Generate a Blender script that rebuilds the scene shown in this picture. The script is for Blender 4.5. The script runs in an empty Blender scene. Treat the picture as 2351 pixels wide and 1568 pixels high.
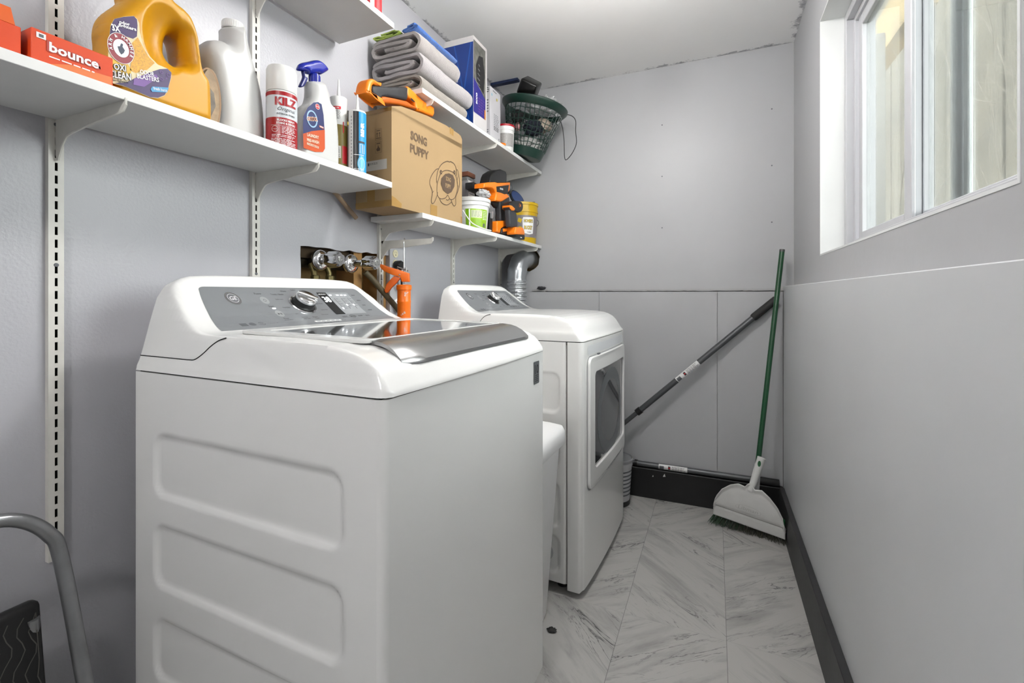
import bpy, bmesh, math, random
from mathutils import Vector, Matrix, noise as mnoise
random.seed(7)
PI = math.pi
R = math.radians
sc = bpy.context.scene
C = sc.collection

# ------------------------------------------------------------------ camera
CAM_H = 1.15
YAW = R(23.7)
FPX = 1062.0
cam_d = bpy.data.cameras.new('camera')
cam = bpy.data.objects.new('camera', cam_d)
C.objects.link(cam)
cam.location = (0, 0, CAM_H)
cam.rotation_euler = (R(90), 0, YAW)
cam_d.sensor_width = 36.0
cam_d.lens = FPX / 2351 * 36.0
cam_d.shift_y = -109.0 / 2351
cam_d.clip_start = 0.02
sc.camera = cam

# ------------------------------------------------------------------ world, exposure
sc.view_settings.view_transform = 'Standard'
sc.view_settings.look = 'None'
sc.view_settings.gamma = 1.0
sc.view_settings.use_curve_mapping = False
sc.view_settings.exposure = 2.32
sc.cycles.use_denoising = True
sc.cycles.max_bounces = 10
sc.cycles.diffuse_bounces = 6
sc.cycles.glossy_bounces = 4
sc.cycles.transparent_max_bounces = 12
sc.cycles.sample_clamp_indirect = 6.0
sc.cycles.caustics_reflective = False
sc.cycles.caustics_refractive = False
w = bpy.data.worlds.new('world')
sc.world = w
w.use_nodes = True
nt = w.node_tree
bg = nt.nodes['Background']
SKY = 4.6
bg.inputs['Color'].default_value = (0.98, 0.985, 1.0, 1)
bg.inputs['Strength'].default_value = SKY

# daylight portal in the window opening (guides sampling of the sky)
pl = bpy.data.lights.new('window_portal', 'AREA')
pl.shape = 'RECTANGLE'
pl.size = 0.94
pl.size_y = 1.30
pl.cycles.is_portal = True
po = bpy.data.objects.new('window_portal', pl)
C.objects.link(po)
po.location = (0.56, 1.467, 1.75)
po.rotation_euler = (0, R(90), 0)
po['kind'] = 'helper'

# ------------------------------------------------------------------ helpers
def lin(h):
    h = h.lstrip('#')
    v = [int(h[i:i + 2], 16) / 255 for i in (0, 2, 4)]
    return tuple(x / 12.92 if x <= 0.04045 else ((x + 0.055) / 1.055) ** 2.4 for x in v)

MATS = {}
ALB = 1.0
def mat(name, hexc, rough=0.5, metal=0.0, bump=None, var=None, coat=0.0, emit=None, alpha=None, trans=None):
    """bump=(scale, distance); var=(scale, amount) mottles the base colour; coat = clearcoat weight."""
    if name in MATS:
        return MATS[name]
    m = bpy.data.materials.new(name)
    m.use_nodes = True
    n, l = m.node_tree.nodes, m.node_tree.links
    p = n['Principled BSDF']
    c = tuple(q * ALB for q in lin(hexc))
    p.inputs['Base Color'].default_value = (*c, 1)
    p.inputs['Roughness'].default_value = rough
    p.inputs['Metallic'].default_value = metal
    p.inputs['Coat Weight'].default_value = coat
    p.inputs['Coat Roughness'].default_value = 0.08
    if bump or var:
        tc = n.new('ShaderNodeTexCoord')
    if var:
        nz = n.new('ShaderNodeTexNoise')
        nz.inputs['Scale'].default_value = var[0]
        nz.inputs['Detail'].default_value = 5
        l.new(tc.outputs['Object'], nz.inputs['Vector'])
        mr = n.new('ShaderNodeMapRange')
        mr.inputs['From Min'].default_value = 0.3
        mr.inputs['From Max'].default_value = 0.7
        mr.inputs['To Min'].default_value = 1 - var[1]
        mr.inputs['To Max'].default_value = 1 + var[1]
        l.new(nz.outputs['Fac'], mr.inputs['Value'])
        mx = n.new('ShaderNodeVectorMath')
        mx.operation = 'SCALE'
        mx.inputs[0].default_value = c
        l.new(mr.outputs['Result'], mx.inputs['Scale'])
        l.new(mx.outputs['Vector'], p.inputs['Base Color'])
    if bump:
        nb = n.new('ShaderNodeTexNoise')
        nb.inputs['Scale'].default_value = bump[0]
        nb.inputs['Detail'].default_value = 3
        l.new(tc.outputs['Object'], nb.inputs['Vector'])
        b = n.new('ShaderNodeBump')
        b.inputs['Strength'].default_value = 1.0
        b.inputs['Distance'].default_value = bump[1]
        l.new(nb.outputs['Fac'], b.inputs['Height'])
        l.new(b.outputs['Normal'], p.inputs['Normal'])
    if emit:
        p.inputs['Emission Color'].default_value = (*lin(emit[0]), 1)
        p.inputs['Emission Strength'].default_value = emit[1]
    if alpha is not None:
        p.inputs['Alpha'].default_value = alpha
    if trans is not None:
        p.inputs['Transmission Weight'].default_value = trans
    MATS[name] = m
    return m

def glass_sheet(name, tint, refl=1.0, haze=0.0, hazec='#C8CCCC'):
    """thin pane: transparent with a fresnel reflection and a little dirt haze."""
    m = bpy.data.materials.new(name)
    m.use_nodes = True
    n, l = m.node_tree.nodes, m.node_tree.links
    n.clear()
    out = n.new('ShaderNodeOutputMaterial')
    tr = n.new('ShaderNodeBsdfTransparent')
    tr.inputs['Color'].default_value = (*lin(tint), 1)
    gl = n.new('ShaderNodeBsdfGlossy')
    gl.inputs['Roughness'].default_value = 0.02
    fr = n.new('ShaderNodeFresnel')
    fr.inputs['IOR'].default_value = 1.45
    mu = n.new('ShaderNodeMath')
    mu.operation = 'MULTIPLY'
    mu.inputs[1].default_value = refl
    l.new(fr.outputs[0], mu.inputs[0])
    mx = n.new('ShaderNodeMixShader')
    l.new(mu.outputs[0], mx.inputs[0])
    l.new(tr.outputs[0], mx.inputs[1])
    l.new(gl.outputs[0], mx.inputs[2])
    last = mx
    if haze:
        df = n.new('ShaderNodeBsdfDiffuse')
        df.inputs['Color'].default_value = (*lin(hazec), 1)
        tc = n.new('ShaderNodeTexCoord')
        nz = n.new('ShaderNodeTexNoise')
        nz.inputs['Scale'].default_value = 9
        nz.inputs['Detail'].default_value = 8
        l.new(tc.outputs['Object'], nz.inputs['Vector'])
        m2 = n.new('ShaderNodeMath')
        m2.operation = 'MULTIPLY'
        m2.inputs[1].default_value = haze * 2
        l.new(nz.outputs['Fac'], m2.inputs[0])
        mh = n.new('ShaderNodeMixShader')
        l.new(m2.outputs[0], mh.inputs[0])
        l.new(mx.outputs[0], mh.inputs[1])
        l.new(df.outputs[0], mh.inputs[2])
        last = mh
    l.new(last.outputs[0], out.inputs['Surface'])
    return m

def me_obj(name, me, mats=None, parent=None, smooth=None):
    o = bpy.data.objects.new(name, me)
    C.objects.link(o)
    if parent is not None:
        o.parent = parent
    if mats is not None:
        for m in (mats if isinstance(mats, (list, tuple)) else [mats]):
            me.materials.append(m)
    if smooth is not None:
        for p in me.polygons:
            p.use_smooth = True
        if smooth < 3.1:
            me.set_sharp_from_angle(angle=smooth)
    return o

def bmo(name, bm, mats, parent=None, smooth=R(35)):
    bmesh.ops.recalc_face_normals(bm, faces=bm.faces[:])
    me = bpy.data.meshes.new(name)
    bm.to_mesh(me)
    bm.free()
    return me_obj(name, me, mats, parent, smooth)

def thing(name, label, cat, loc=(0, 0, 0), rotz=0.0, group=None):
    o = bpy.data.objects.new(name, None)
    o.empty_display_size = 0.05
    C.objects.link(o)
    o.location = loc
    o.rotation_euler = (0, 0, rotz)
    o['label'] = label
    o['category'] = cat
    if group:
        o['group'] = group
    return o

def tag(o, label, cat, group=None):
    o['label'] = label
    o['category'] = cat
    if group:
        o['group'] = group
    return o

def struct(o):
    o['kind'] = 'structure'
    return o

def box(bm, x0, x1, y0, y1, z0, z1, bev=0.0, seg=2, mi=0):
    vs = [bm.verts.new(p) for p in ((x0, y0, z0), (x1, y0, z0), (x1, y1, z0), (x0, y1, z0),
                                    (x0, y0, z1), (x1, y0, z1), (x1, y1, z1), (x0, y1, z1))]
    fs = [bm.faces.new([vs[i] for i in f]) for f in ((0, 3, 2, 1), (4, 5, 6, 7), (0, 1, 5, 4), (1, 2, 6, 5), (2, 3, 7, 6), (3, 0, 4, 7))]
    for f in fs:
        f.material_index = mi
    if bev > 0:
        es = list({e for f in fs for e in f.edges})
        r = bmesh.ops.bevel(bm, geom=es, offset=bev, segments=seg, affect='EDGES', profile=0.5)
        for f in r['faces']:
            f.material_index = mi
    return vs

def boxo(name, x0, x1, y0, y1, z0, z1, m, parent=None, bev=0.0, seg=2):
    bm = bmesh.new()
    box(bm, x0, x1, y0, y1, z0, z1, bev, seg)
    return bmo(name, bm, m, parent)

def tube(bm, pts, r, n=12, closed=False, caps=True, mi=0):
    """swept circle; r is a number or a list of radii."""
    pts = [Vector(p) for p in pts]
    k = len(pts)
    rs = r if isinstance(r, (list, tuple)) else [r] * k
    rings = []
    up = None
    for i, p in enumerate(pts):
        a = pts[i - 1] if (i > 0 or closed) else p
        b = pts[(i + 1) % k] if (i < k - 1 or closed) else p
        d = (b - a)
        if d.length < 1e-9:
            d = Vector((0, 0, 1))
        d.normalize()
        if up is None:
            up = Vector((0, 0, 1)) if abs(d.z) < 0.9 else Vector((1, 0, 0))
        s = d.cross(up)
        if s.length < 1e-6:
            s = d.cross(Vector((1, 0.3, 0)))
        s.normalize()
        up = s.cross(d)
        up.normalize()
        rings.append([bm.verts.new(p + (s * math.cos(2 * PI * j / n) + up * math.sin(2 * PI * j / n)) * rs[i]) for j in range(n)])
    m = k if closed else k - 1
    for i in range(m):
        A, B = rings[i], rings[(i + 1) % k]
        for j in range(n):
            f = bm.faces.new((A[j], A[(j + 1) % n], B[(j + 1) % n], B[j]))
            f.material_index = mi
    if caps and not closed:
        bm.faces.new(rings[0][::-1]).material_index = mi
        bm.faces.new(rings[-1]).material_index = mi

def tubeo(name, pts, r, m, parent=None, n=12, closed=False):
    bm = bmesh.new()
    tube(bm, pts, r, n, closed)
    return bmo(name, bm, m, parent, smooth=R(50))

def catmull(pts, k=8, closed=False):
    P = [Vector(p) for p in pts]
    out = []
    n = len(P)
    m = n if closed else n - 1
    for i in range(m):
        if closed:
            a, b, c, d = P[i - 1], P[i], P[(i + 1) % n], P[(i + 2) % n]
        else:
            a, b, c, d = P[max(i - 1, 0)], P[i], P[i + 1], P[min(i + 2, n - 1)]
        for j in range(k):
            t = j / k
            out.append(0.5 * ((2 * b) + (c - a) * t + (2 * a - 5 * b + 4 * c - d) * t * t + (3 * b - a - 3 * c + d) * t ** 3))
    if not closed:
        out.append(P[-1])
    return out

def lathe(bm, prof, n=40, M=None, mi=0, caps=True):
    """prof: list of (r, z)."""
    M = M or Matrix()
    rings = []
    for r, z in prof:
        r = max(r, 1e-5)
        rings.append([bm.verts.new(M @ Vector((r * math.cos(2 * PI * j / n), r * math.sin(2 * PI * j / n), z))) for j in range(n)])
    for i in range(len(rings) - 1):
        for j in range(n):
            bm.faces.new((rings[i][j], rings[i][(j + 1) % n], rings[i + 1][(j + 1) % n], rings[i + 1][j])).material_index = mi
    if caps:
        bm.faces.new(rings[0][::-1]).material_index = mi
        bm.faces.new(rings[-1]).material_index = mi

def latheo(name, prof, m, parent=None, n=40, M=None, smooth=R(40)):
    bm = bmesh.new()
    lathe(bm, prof, n, M)
    return bmo(name, bm, m, parent, smooth)

def slab_mesh(name, outlines, half, bev=0.0, res=3):
    """closed 2-D outlines (first outer, others holes) extruded with rounded rims; in local x,y with thickness along z."""
    cu = bpy.data.curves.new(name, 'CURVE')
    cu.dimensions = '2D'
    cu.fill_mode = 'BOTH'
    cu.extrude = max(half - bev, 0.0001)
    cu.bevel_depth = bev
    cu.bevel_resolution = res
    cu.offset = -bev
    for o in outlines:
        sp = cu.splines.new('POLY')
        sp.points.add(len(o) - 1)
        for i, p in enumerate(o):
            sp.points[i].co = (p[0], p[1], 0, 1)
        sp.use_cyclic_u = True
    ob = bpy.data.objects.new(name, cu)
    me = bpy.data.meshes.new_from_object(ob)
    bpy.data.objects.remove(ob)
    bpy.data.curves.remove(cu)
    return me

def slabo(name, outlines, half, bev, m, M, parent=None, smooth_pts=0, res=3):
    if smooth_pts:
        outlines = [[(v.x, v.y) for v in catmull([(p[0], p[1], 0) for p in o], smooth_pts, True)] for o in outlines]
    me = slab_mesh(name, outlines, half, bev, res)
    bm = bmesh.new()
    bm.from_mesh(me)
    bpy.data.meshes.remove(me)
    bmesh.ops.remove_doubles(bm, verts=bm.verts[:], dist=1e-5)
    bmesh.ops.transform(bm, matrix=M, verts=bm.verts[:])
    return bmo(name, bm, m, parent, smooth=R(40))

def inflate(name, outlines, half, rnd, m, M, parent=None, h=0.004, smooth_pts=4, ease=.5, dents=()):
    """pillow-like solid of a 2-D outline (first outer, others holes): thickness falls off round the rim."""
    O = [[(v.x, v.y) for v in catmull([(p[0], p[1], 0) for p in o], smooth_pts, True)] if smooth_pts else list(o) for o in outlines]
    segs = [(o[i - 1], o[i]) for o in O for i in range(len(o))]
    x0, x1 = min(p[0] for p in O[0]), max(p[0] for p in O[0])
    y0, y1 = min(p[1] for p in O[0]), max(p[1] for p in O[0])
    nx, ny = int((x1 - x0) / h) + 3, int((y1 - y0) / h) + 3
    def near(x, y):
        bd, bp = 1e9, None
        for (ax, ay), (bx, by) in segs:
            ex, ey = bx - ax, by - ay
            L = ex * ex + ey * ey
            t = 0 if L < 1e-14 else min(max(((x - ax) * ex + (y - ay) * ey) / L, 0), 1)
            px, py = ax + t * ex, ay + t * ey
            q = (px - x) ** 2 + (py - y) ** 2
            if q < bd:
                bd, bp = q, (px, py)
        return math.sqrt(bd), bp
    def inside(x, y):
        c = False
        for (ax, ay), (bx, by) in segs:
            if (ay > y) != (by > y) and x < (bx - ax) * (y - ay) / (by - ay) + ax:
                c = not c
        return c
    I = [[inside(x0 + (i - 1) * h, y0 + (j - 1) * h) for j in range(ny + 1)] for i in range(nx + 1)]
    bm = bmesh.new()
    top, bot = {}, {}
    def vert(i, j):
        if (i, j) in top:
            return
        x, y = x0 + (i - 1) * h, y0 + (j - 1) * h
        d, p = near(x, y)
        if I[i][j] and d > h * .25:
            t = min(d / rnd, 1)
            z = half * (1 - (1 - t) ** 2) ** ease
            for cx, cy, rx, ry, dep in dents:
                q = ((x - cx) / rx) ** 2 + ((y - cy) / ry) ** 2
                if q < 1:
                    z -= min(dep * (1 - q) ** 1.0, z * .75)
            top[i, j] = bm.verts.new((x, y, z))
            bot[i, j] = bm.verts.new((x, y, -z))
        else:
            top[i, j] = bot[i, j] = bm.verts.new((p[0], p[1], 0))
    for i in range(nx):
        for j in range(ny):
            c = [(i, j), (i + 1, j), (i + 1, j + 1), (i, j + 1)]
            if any(I[a][b] for a, b in c):
                for a, b in c:
                    vert(a, b)
                for T, rev in ((top, 0), (bot, 1)):
                    q = [T[k] for k in c]
                    if rev:
                        q = q[::-1]
                    try:
                        bm.faces.new(q)
                    except ValueError:
                        pass
    bmesh.ops.remove_doubles(bm, verts=bm.verts[:], dist=h * .02)
    bmesh.ops.transform(bm, matrix=M, verts=bm.verts[:])
    return bmo(name, bm, m, parent, smooth=R(75))

# plane matrices: local (x, y, thickness) -> world
def MYZ(X):        # x->Y, y->Z, thickness along X
    return Matrix(((0, 0, 1, X), (1, 0, 0, 0), (0, 1, 0, 0), (0, 0, 0, 1)))
def MXZ(Y):        # x->X, y->Z, thickness along Y
    return Matrix(((1, 0, 0, 0), (0, 0, -1, Y), (0, 1, 0, 0), (0, 0, 0, 1)))

CA, SA = math.cos(YAW), math.sin(YAW)
def sx(px, py, X):
    """where a sight line at a photo measurement meets the plane x = X (gives Y, Z)."""
    t = (px - 1175.5) / FPX
    v = (675.0 - py) / FPX
    k = X / (t * CA - SA)
    return (k * (t * SA + CA), CAM_H + k * v)
def sy(px, py, Y):
    t = (px - 1175.5) / FPX
    v = (675.0 - py) / FPX
    k = Y / (t * SA + CA)
    return (k * (t * CA - SA), CAM_H + k * v)

FONT_CACHE = {}
def text_geo(s, bold):
    key = (s, bold)
    if key in FONT_CACHE:
        return FONT_CACHE[key]
    cu = bpy.data.curves.new('t', 'FONT')
    cu.body = s
    cu.size = 1.0
    cu.offset = bold
    cu.resolution_u = 2
    cu.align_x = 'CENTER'
    cu.align_y = 'CENTER'
    ob = bpy.data.objects.new('t', cu)
    me = bpy.data.meshes.new_from_object(ob)
    vs = [(v.co.x, v.co.y) for v in me.vertices]
    fs = [list(p.vertices) for p in me.polygons]
    bpy.data.objects.remove(ob)
    bpy.data.curves.remove(cu)
    bpy.data.meshes.remove(me)
    if vs:
        x0, x1 = min(v[0] for v in vs), max(v[0] for v in vs)
        y0, y1 = min(v[1] for v in vs), max(v[1] for v in vs)
        cx, cy = (x0 + x1) / 2, (y0 + y1) / 2
        vs = [(x - cx, y - cy) for x, y in vs]
        g = (vs, fs, x1 - x0, y1 - y0)
    else:
        g = (vs, fs, 1, 1)
    FONT_CACHE[key] = g
    return g

class Deco:
    """printed matter: flat layered shapes in (u, v) metres mapped onto a surface."""
    def __init__(s, eps=0.0003, maxlen=None):
        s.bm = bmesh.new()
        s.lay = s.bm.verts.layers.float.new('lay')
        s.mats = []
        s.n = 0
        s.eps = eps
        s.maxlen = maxlen
    def _mi(s, m):
        if m not in s.mats:
            s.mats.append(m)
        return s.mats.index(m)
    def _add(s, vs, fs, m, L):
        mi = s._mi(m)
        bv = []
        for x, y in vs:
            v = s.bm.verts.new((x, y, 0))
            v[s.lay] = L
            bv.append(v)
        for f in fs:
            try:
                s.bm.faces.new([bv[i] for i in f]).material_index = mi
            except ValueError:
                pass
    def poly(s, pts, m, L=1):
        s._add(pts, [list(range(len(pts)))], m, L)
    def rect(s, u0, v0, u1, v1, m, L=1):
        s.poly([(u0, v0), (u1, v0), (u1, v1), (u0, v1)], m, L)
    def rrect(s, u0, v0, u1, v1, r, m, L=1):
        pts = []
        for cx, cy, a in ((u1 - r, v1 - r, 0), (u0 + r, v1 - r, 90), (u0 + r, v0 + r, 180), (u1 - r, v0 + r, 270)):
            for k in range(6):
                t = R(a + 18 * k)
                pts.append((cx + r * math.cos(t), cy + r * math.sin(t)))
        s.poly(pts, m, L)
    def disk(s, cu, cv, r, m, L=1, ry=None, n=28, a0=0, a1=360):
        ry = ry or r
        s.poly([(cu + r * math.cos(R(a0 + (a1 - a0) * k / n)), cv + ry * math.sin(R(a0 + (a1 - a0) * k / n))) for k in range(n)], m, L)
    def ring(s, cu, cv, r, wd, m, L=1, ry=None, n=32):
        ry = ry or r
        vs = []
        for k in range(n):
            a = 2 * PI * k / n
            vs += [(cu + r * math.cos(a), cv + ry * math.sin(a)), (cu + (r - wd) * math.cos(a), cv + (ry - wd) * math.sin(a))]
        fs = [[2 * k, 2 * ((k + 1) % n), 2 * ((k + 1) % n) + 1, 2 * k + 1] for k in range(n)]
        s._add(vs, fs, m, L)
    def path(s, pts, wd, m, L=1, closed=False, smooth=0):
        if smooth:
            pts = [(q.x, q.y) for q in catmull([(p[0], p[1], 0) for p in pts], smooth, closed)]
        k = len(pts)
        vs = []
        for i, p in enumerate(pts):
            a = pts[i - 1] if (i > 0 or closed) else p
            b = pts[(i + 1) % k] if (i < k - 1 or closed) else p
            dx, dy = b[0] - a[0], b[1] - a[1]
            q = math.hypot(dx, dy) or 1
            nx, ny = -dy / q * wd / 2, dx / q * wd / 2
            vs += [(p[0] + nx, p[1] + ny), (p[0] - nx, p[1] - ny)]
        m_ = k if closed else k - 1
        fs = [[2 * i, 2 * ((i + 1) % k), 2 * ((i + 1) % k) + 1, 2 * i + 1] for i in range(m_)]
        s._add(vs, fs, m, L)
    def text(s, t, u, v, h, m, L=2, bold=0.0, rot=0.0, wd=None, shear=0.0):
        vs, fs, tw, th = text_geo(t, bold)
        k = h / max(th, 1e-6)
        kx = (wd / tw) if wd else abs(k)
        c, q = math.cos(rot), math.sin(rot)
        out = []
        for x, y in vs:
            X, Y = x * kx + shear * y * k, y * k
            out.append((u + X * c - Y * q, v + X * q + Y * c))
        s._add(out, fs, m, L)
    def lines(s, u0, u1, v0, v1, n, m, L=2, fill=0.5, jag=0.15, seed=1):
        """small print: rows of words too fine to read."""
        rr = random.Random(seed)
        dv = (v1 - v0) / n
        for i in range(n):
            y = v1 - (i + 0.5) * dv
            x = u0
            end = u1 - rr.random() * jag * (u1 - u0)
            while x < end:
                wl = min((0.04 + rr.random() * 0.12) * (u1 - u0) + abs(dv), end - x)
                s.rect(x, y - dv * fill / 2, x + wl, y + dv * fill / 2, m, L)
                x += wl + abs(dv) * 0.5
    def build(s, name, fn, parent=None, label=None):
        bm = s.bm
        if s.maxlen:
            big = [f for f in bm.faces if len(f.verts) > 4]
            bmesh.ops.triangulate(bm, faces=big)
            for _ in range(5):
                es = [e for e in bm.edges if e.calc_length() > s.maxlen]
                if not es:
                    break
                bmesh.ops.subdivide_edges(bm, edges=es, cuts=1)
                bmesh.ops.triangulate(bm, faces=[f for f in bm.faces if len(f.verts) > 4])
        for v in bm.verts:
            v.co = fn(v.co.x, v.co.y, v[s.lay] * s.eps)
        me = bpy.data.meshes.new(name)
        bm.to_mesh(me)
        bm.free()
        o = me_obj(name, me, s.mats, parent)
        if label:
            o['label'] = label
        return o

# ------------------------------------------------------------------ materials
WHITE = mat('white_enamel', '#DDDDDB', 0.22, coat=0.25, bump=(260, 0.00003))
WHITE_PL = mat('white_plastic', '#CFCFCD', 0.35)
SHELFM = mat('white_melamine', '#CECECC', 0.45, var=(14, 0.02))
STEELW = mat('cream_painted_steel', '#CFCDC6', 0.4, var=(25, 0.05))
ZINC = mat('zinc_steel', '#9A9A98', 0.35, 0.8, var=(18, 0.15))
BLACK = mat('black_plastic', '#151515', 0.4)
BLACKM = mat('black_rubber', '#1C1C1C', 0.7)
CHROME = mat('chrome', '#E6E6E6', 0.09, 1.0)
SILVER = mat('brushed_silver', '#A2A2A2', 0.27, 0.85)
PANELG = mat('console_grey', '#8B8E91', 0.3, 0.35)
DARKGREY = mat('dark_grey_plastic', '#3C3E40', 0.5)
ORANGE = mat('orange_plastic', '#E87A10', 0.38)
INK = mat('dark_ink', '#2A2A2C', 0.6)
INKG = mat('grey_ink', '#5A5C60', 0.6)
WINK = mat('white_ink', '#DCDCDC', 0.5)
RED = mat('red_ink', '#B81420', 0.4)
GAP = mat('seam_shadow_gap', '#1A1A1A', 0.8)

def wall_mat(name, hexc, rough, bscale, bdist, smear=None):
    m = mat(name, hexc, rough, bump=(bscale, bdist), var=(3.0, 0.025))
    return m

WALL = wall_mat('wall_paint_grey', '#AEAEB3', 0.36, 150, 0.0006)
WALL2 = wall_mat('wall_paint_grey_smooth', '#AAABAD', 0.45, 30, 0.0004)

def ceiling_mat():
    m = mat('ceiling_paint', '#EEEEED', 0.7, bump=(40, 0.0006), var=(2.5, 0.02))
    n, l = m.node_tree.nodes, m.node_tree.links
    p = n['Principled BSDF']
    base = p.inputs['Base Color'].links[0].from_socket
    tc = n.new('ShaderNodeTexCoord')
    sep = n.new('ShaderNodeSeparateXYZ')
    l.new(tc.outputs['Object'], sep.inputs[0])
    nz = n.new('ShaderNodeTexNoise')
    nz.inputs['Scale'].default_value = 7
    nz.inputs['Detail'].default_value = 8
    nz.inputs['Roughness'].default_value = 0.75
    l.new(tc.outputs['Object'], nz.inputs['Vector'])
    def math_(op, a, b=None):
        q = n.new('ShaderNodeMath')
        q.operation = op
        for i, v in enumerate((a, b)):
            if v is None:
                continue
            if isinstance(v, (int, float)):
                q.inputs[i].default_value = v
            else:
                l.new(v, q.inputs[i])
        return q.outputs[0]
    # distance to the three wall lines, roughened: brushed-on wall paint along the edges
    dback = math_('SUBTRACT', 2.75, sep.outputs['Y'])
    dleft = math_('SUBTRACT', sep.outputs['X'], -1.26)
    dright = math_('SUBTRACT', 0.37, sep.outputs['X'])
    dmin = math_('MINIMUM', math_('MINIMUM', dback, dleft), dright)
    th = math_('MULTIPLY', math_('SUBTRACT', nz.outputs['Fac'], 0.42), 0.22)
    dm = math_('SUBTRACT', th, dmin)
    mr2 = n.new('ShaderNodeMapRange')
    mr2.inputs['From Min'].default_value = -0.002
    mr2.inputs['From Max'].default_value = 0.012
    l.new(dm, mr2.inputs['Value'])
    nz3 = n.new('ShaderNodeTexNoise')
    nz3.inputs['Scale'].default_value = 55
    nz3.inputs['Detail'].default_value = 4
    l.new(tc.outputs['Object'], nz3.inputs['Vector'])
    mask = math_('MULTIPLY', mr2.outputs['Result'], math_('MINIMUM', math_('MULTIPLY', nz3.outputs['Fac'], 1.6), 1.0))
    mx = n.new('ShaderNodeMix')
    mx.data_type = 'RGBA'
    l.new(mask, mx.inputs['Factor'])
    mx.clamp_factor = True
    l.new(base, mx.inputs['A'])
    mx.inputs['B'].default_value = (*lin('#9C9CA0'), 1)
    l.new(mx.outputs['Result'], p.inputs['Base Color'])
    return m
CEIL = ceiling_mat()

def floor_mat():
    m = bpy.data.materials.new('marble_vinyl_plank')
    m.use_nodes = True
    n, l = m.node_tree.nodes, m.node_tree.links
    p = n['Principled BSDF']
    p.inputs['Roughness'].default_value = 0.45
    tc = n.new('ShaderNodeTexCoord')
    sep = n.new('ShaderNodeSeparateXYZ')
    l.new(tc.outputs['Object'], sep.inputs[0])
    def M_(op, a, b=None, c=None):
        q = n.new('ShaderNodeMath')
        q.operation = op
        for i, v in enumerate((a, b, c)):
            if v is None:
                continue
            if isinstance(v, (int, float)):
                q.inputs[i].default_value = v
            else:
                l.new(v, q.inputs[i])
        return q.outputs[0]
    W_, L_ = 0.335, 0.68
    ux = M_('DIVIDE', M_('ADD', sep.outputs['X'], 0.30), W_)
    uy = M_('DIVIDE', M_('ADD', sep.outputs['Y'], -1.69), L_)
    ix, iy = M_('FLOOR', ux), M_('FLOOR', uy)
    par = M_('FLOORED_MODULO', M_('ADD', ix, iy), 2.0)        # 0 or 1
    sgn = M_('SUBTRACT', 1.0, M_('MULTIPLY', par, 2.0))
    ang = M_('MULTIPLY', sgn, R(40))
    rot = n.new('ShaderNodeVectorRotate')
    rot.rotation_type = 'Z_AXIS'
    l.new(tc.outputs['Object'], rot.inputs['Vector'])
    l.new(ang, rot.inputs['Angle'])
    offs = n.new('ShaderNodeCombineXYZ')
    l.new(M_('MULTIPLY', ix, 3.7), offs.inputs['X'])
    l.new(M_('MULTIPLY', iy, 5.3), offs.inputs['Y'])
    add = n.new('ShaderNodeVectorMath')
    l.new(rot.outputs[0], add.inputs[0])
    l.new(offs.outputs[0], add.inputs[1])
    mp = n.new('ShaderNodeMapping')
    mp.inputs['Scale'].default_value = (1.0, 5.5, 1.0)
    l.new(add.outputs[0], mp.inputs['Vector'])
    def vein(scale, detail, dist, lo, hi, rough=0.62):
        z = n.new('ShaderNodeTexNoise')
        z.inputs['Scale'].default_value = scale
        z.inputs['Detail'].default_value = detail
        z.inputs['Roughness'].default_value = rough
        z.inputs['Distortion'].default_value = dist
        l.new(mp.outputs[0], z.inputs['Vector'])
        q = n.new('ShaderNodeMapRange')
        q.inputs['From Min'].default_value = lo
        q.inputs['From Max'].default_value = hi
        l.new(z.outputs['Fac'], q.inputs['Value'])
        return q.outputs['Result']
    broad = vein(2.6, 6, 0.6, 0.48, 0.72)
    z = n.new('ShaderNodeTexNoise')
    z.inputs['Scale'].default_value = 3.4
    z.inputs['Detail'].default_value = 7
    z.inputs['Roughness'].default_value = 0.6
    z.inputs['Distortion'].default_value = 0.9
    l.new(mp.outputs[0], z.inputs['Vector'])
    thin = M_('ABSOLUTE', M_('SUBTRACT', z.outputs['Fac'], 0.5))
    tq = n.new('ShaderNodeMapRange')
    tq.inputs['From Min'].default_value = 0.0
    tq.inputs['From Max'].default_value = 0.018
    tq.inputs['To Min'].default_value = 1.0
    tq.inputs['To Max'].default_value = 0.0
    l.new(thin, tq.inputs['Value'])
    gate = vein(1.7, 3, 0.3, 0.45, 0.62)
    thinv = M_('MULTIPLY', tq.outputs['Result'], gate)
    speck = vein(16, 6, 0.4, 0.6, 0.7)
    speckv = M_('MULTIPLY', speck, gate)
    tot = M_('ADD', M_('MULTIPLY', broad, 0.42), M_('ADD', M_('MULTIPLY', thinv, 0.85), M_('MULTIPLY', speckv, 0.55)))
    cr = n.new('ShaderNodeMix')
    cr.data_type = 'RGBA'
    cr.inputs['A'].default_value = (*lin('#AAA9A6'), 1)
    cr.inputs['B'].default_value = (*lin('#2E3032'), 1)
    cr.clamp_factor = True
    l.new(tot, cr.inputs['Factor'])
    # joints
    fx = M_('FRACT', ux)
    fy = M_('FRACT', uy)
    ex = M_('MULTIPLY', M_('MINIMUM', fx, M_('SUBTRACT', 1.0, fx)), W_)
    ey = M_('MULTIPLY', M_('MINIMUM', fy, M_('SUBTRACT', 1.0, fy)), L_)
    jx = M_('LESS_THAN', ex, 0.0009)
    jy = M_('MULTIPLY', M_('LESS_THAN', ey, 0.0007), 0.35)
    j = M_('MULTIPLY', M_('MAXIMUM', jx, jy), 0.6)
    c2 = n.new('ShaderNodeMix')
    c2.data_type = 'RGBA'
    l.new(j, c2.inputs['Factor'])
    l.new(cr.outputs['Result'], c2.inputs['A'])
    c2.inputs['B'].default_value = (*lin('#3A3A3A'), 1)
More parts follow.
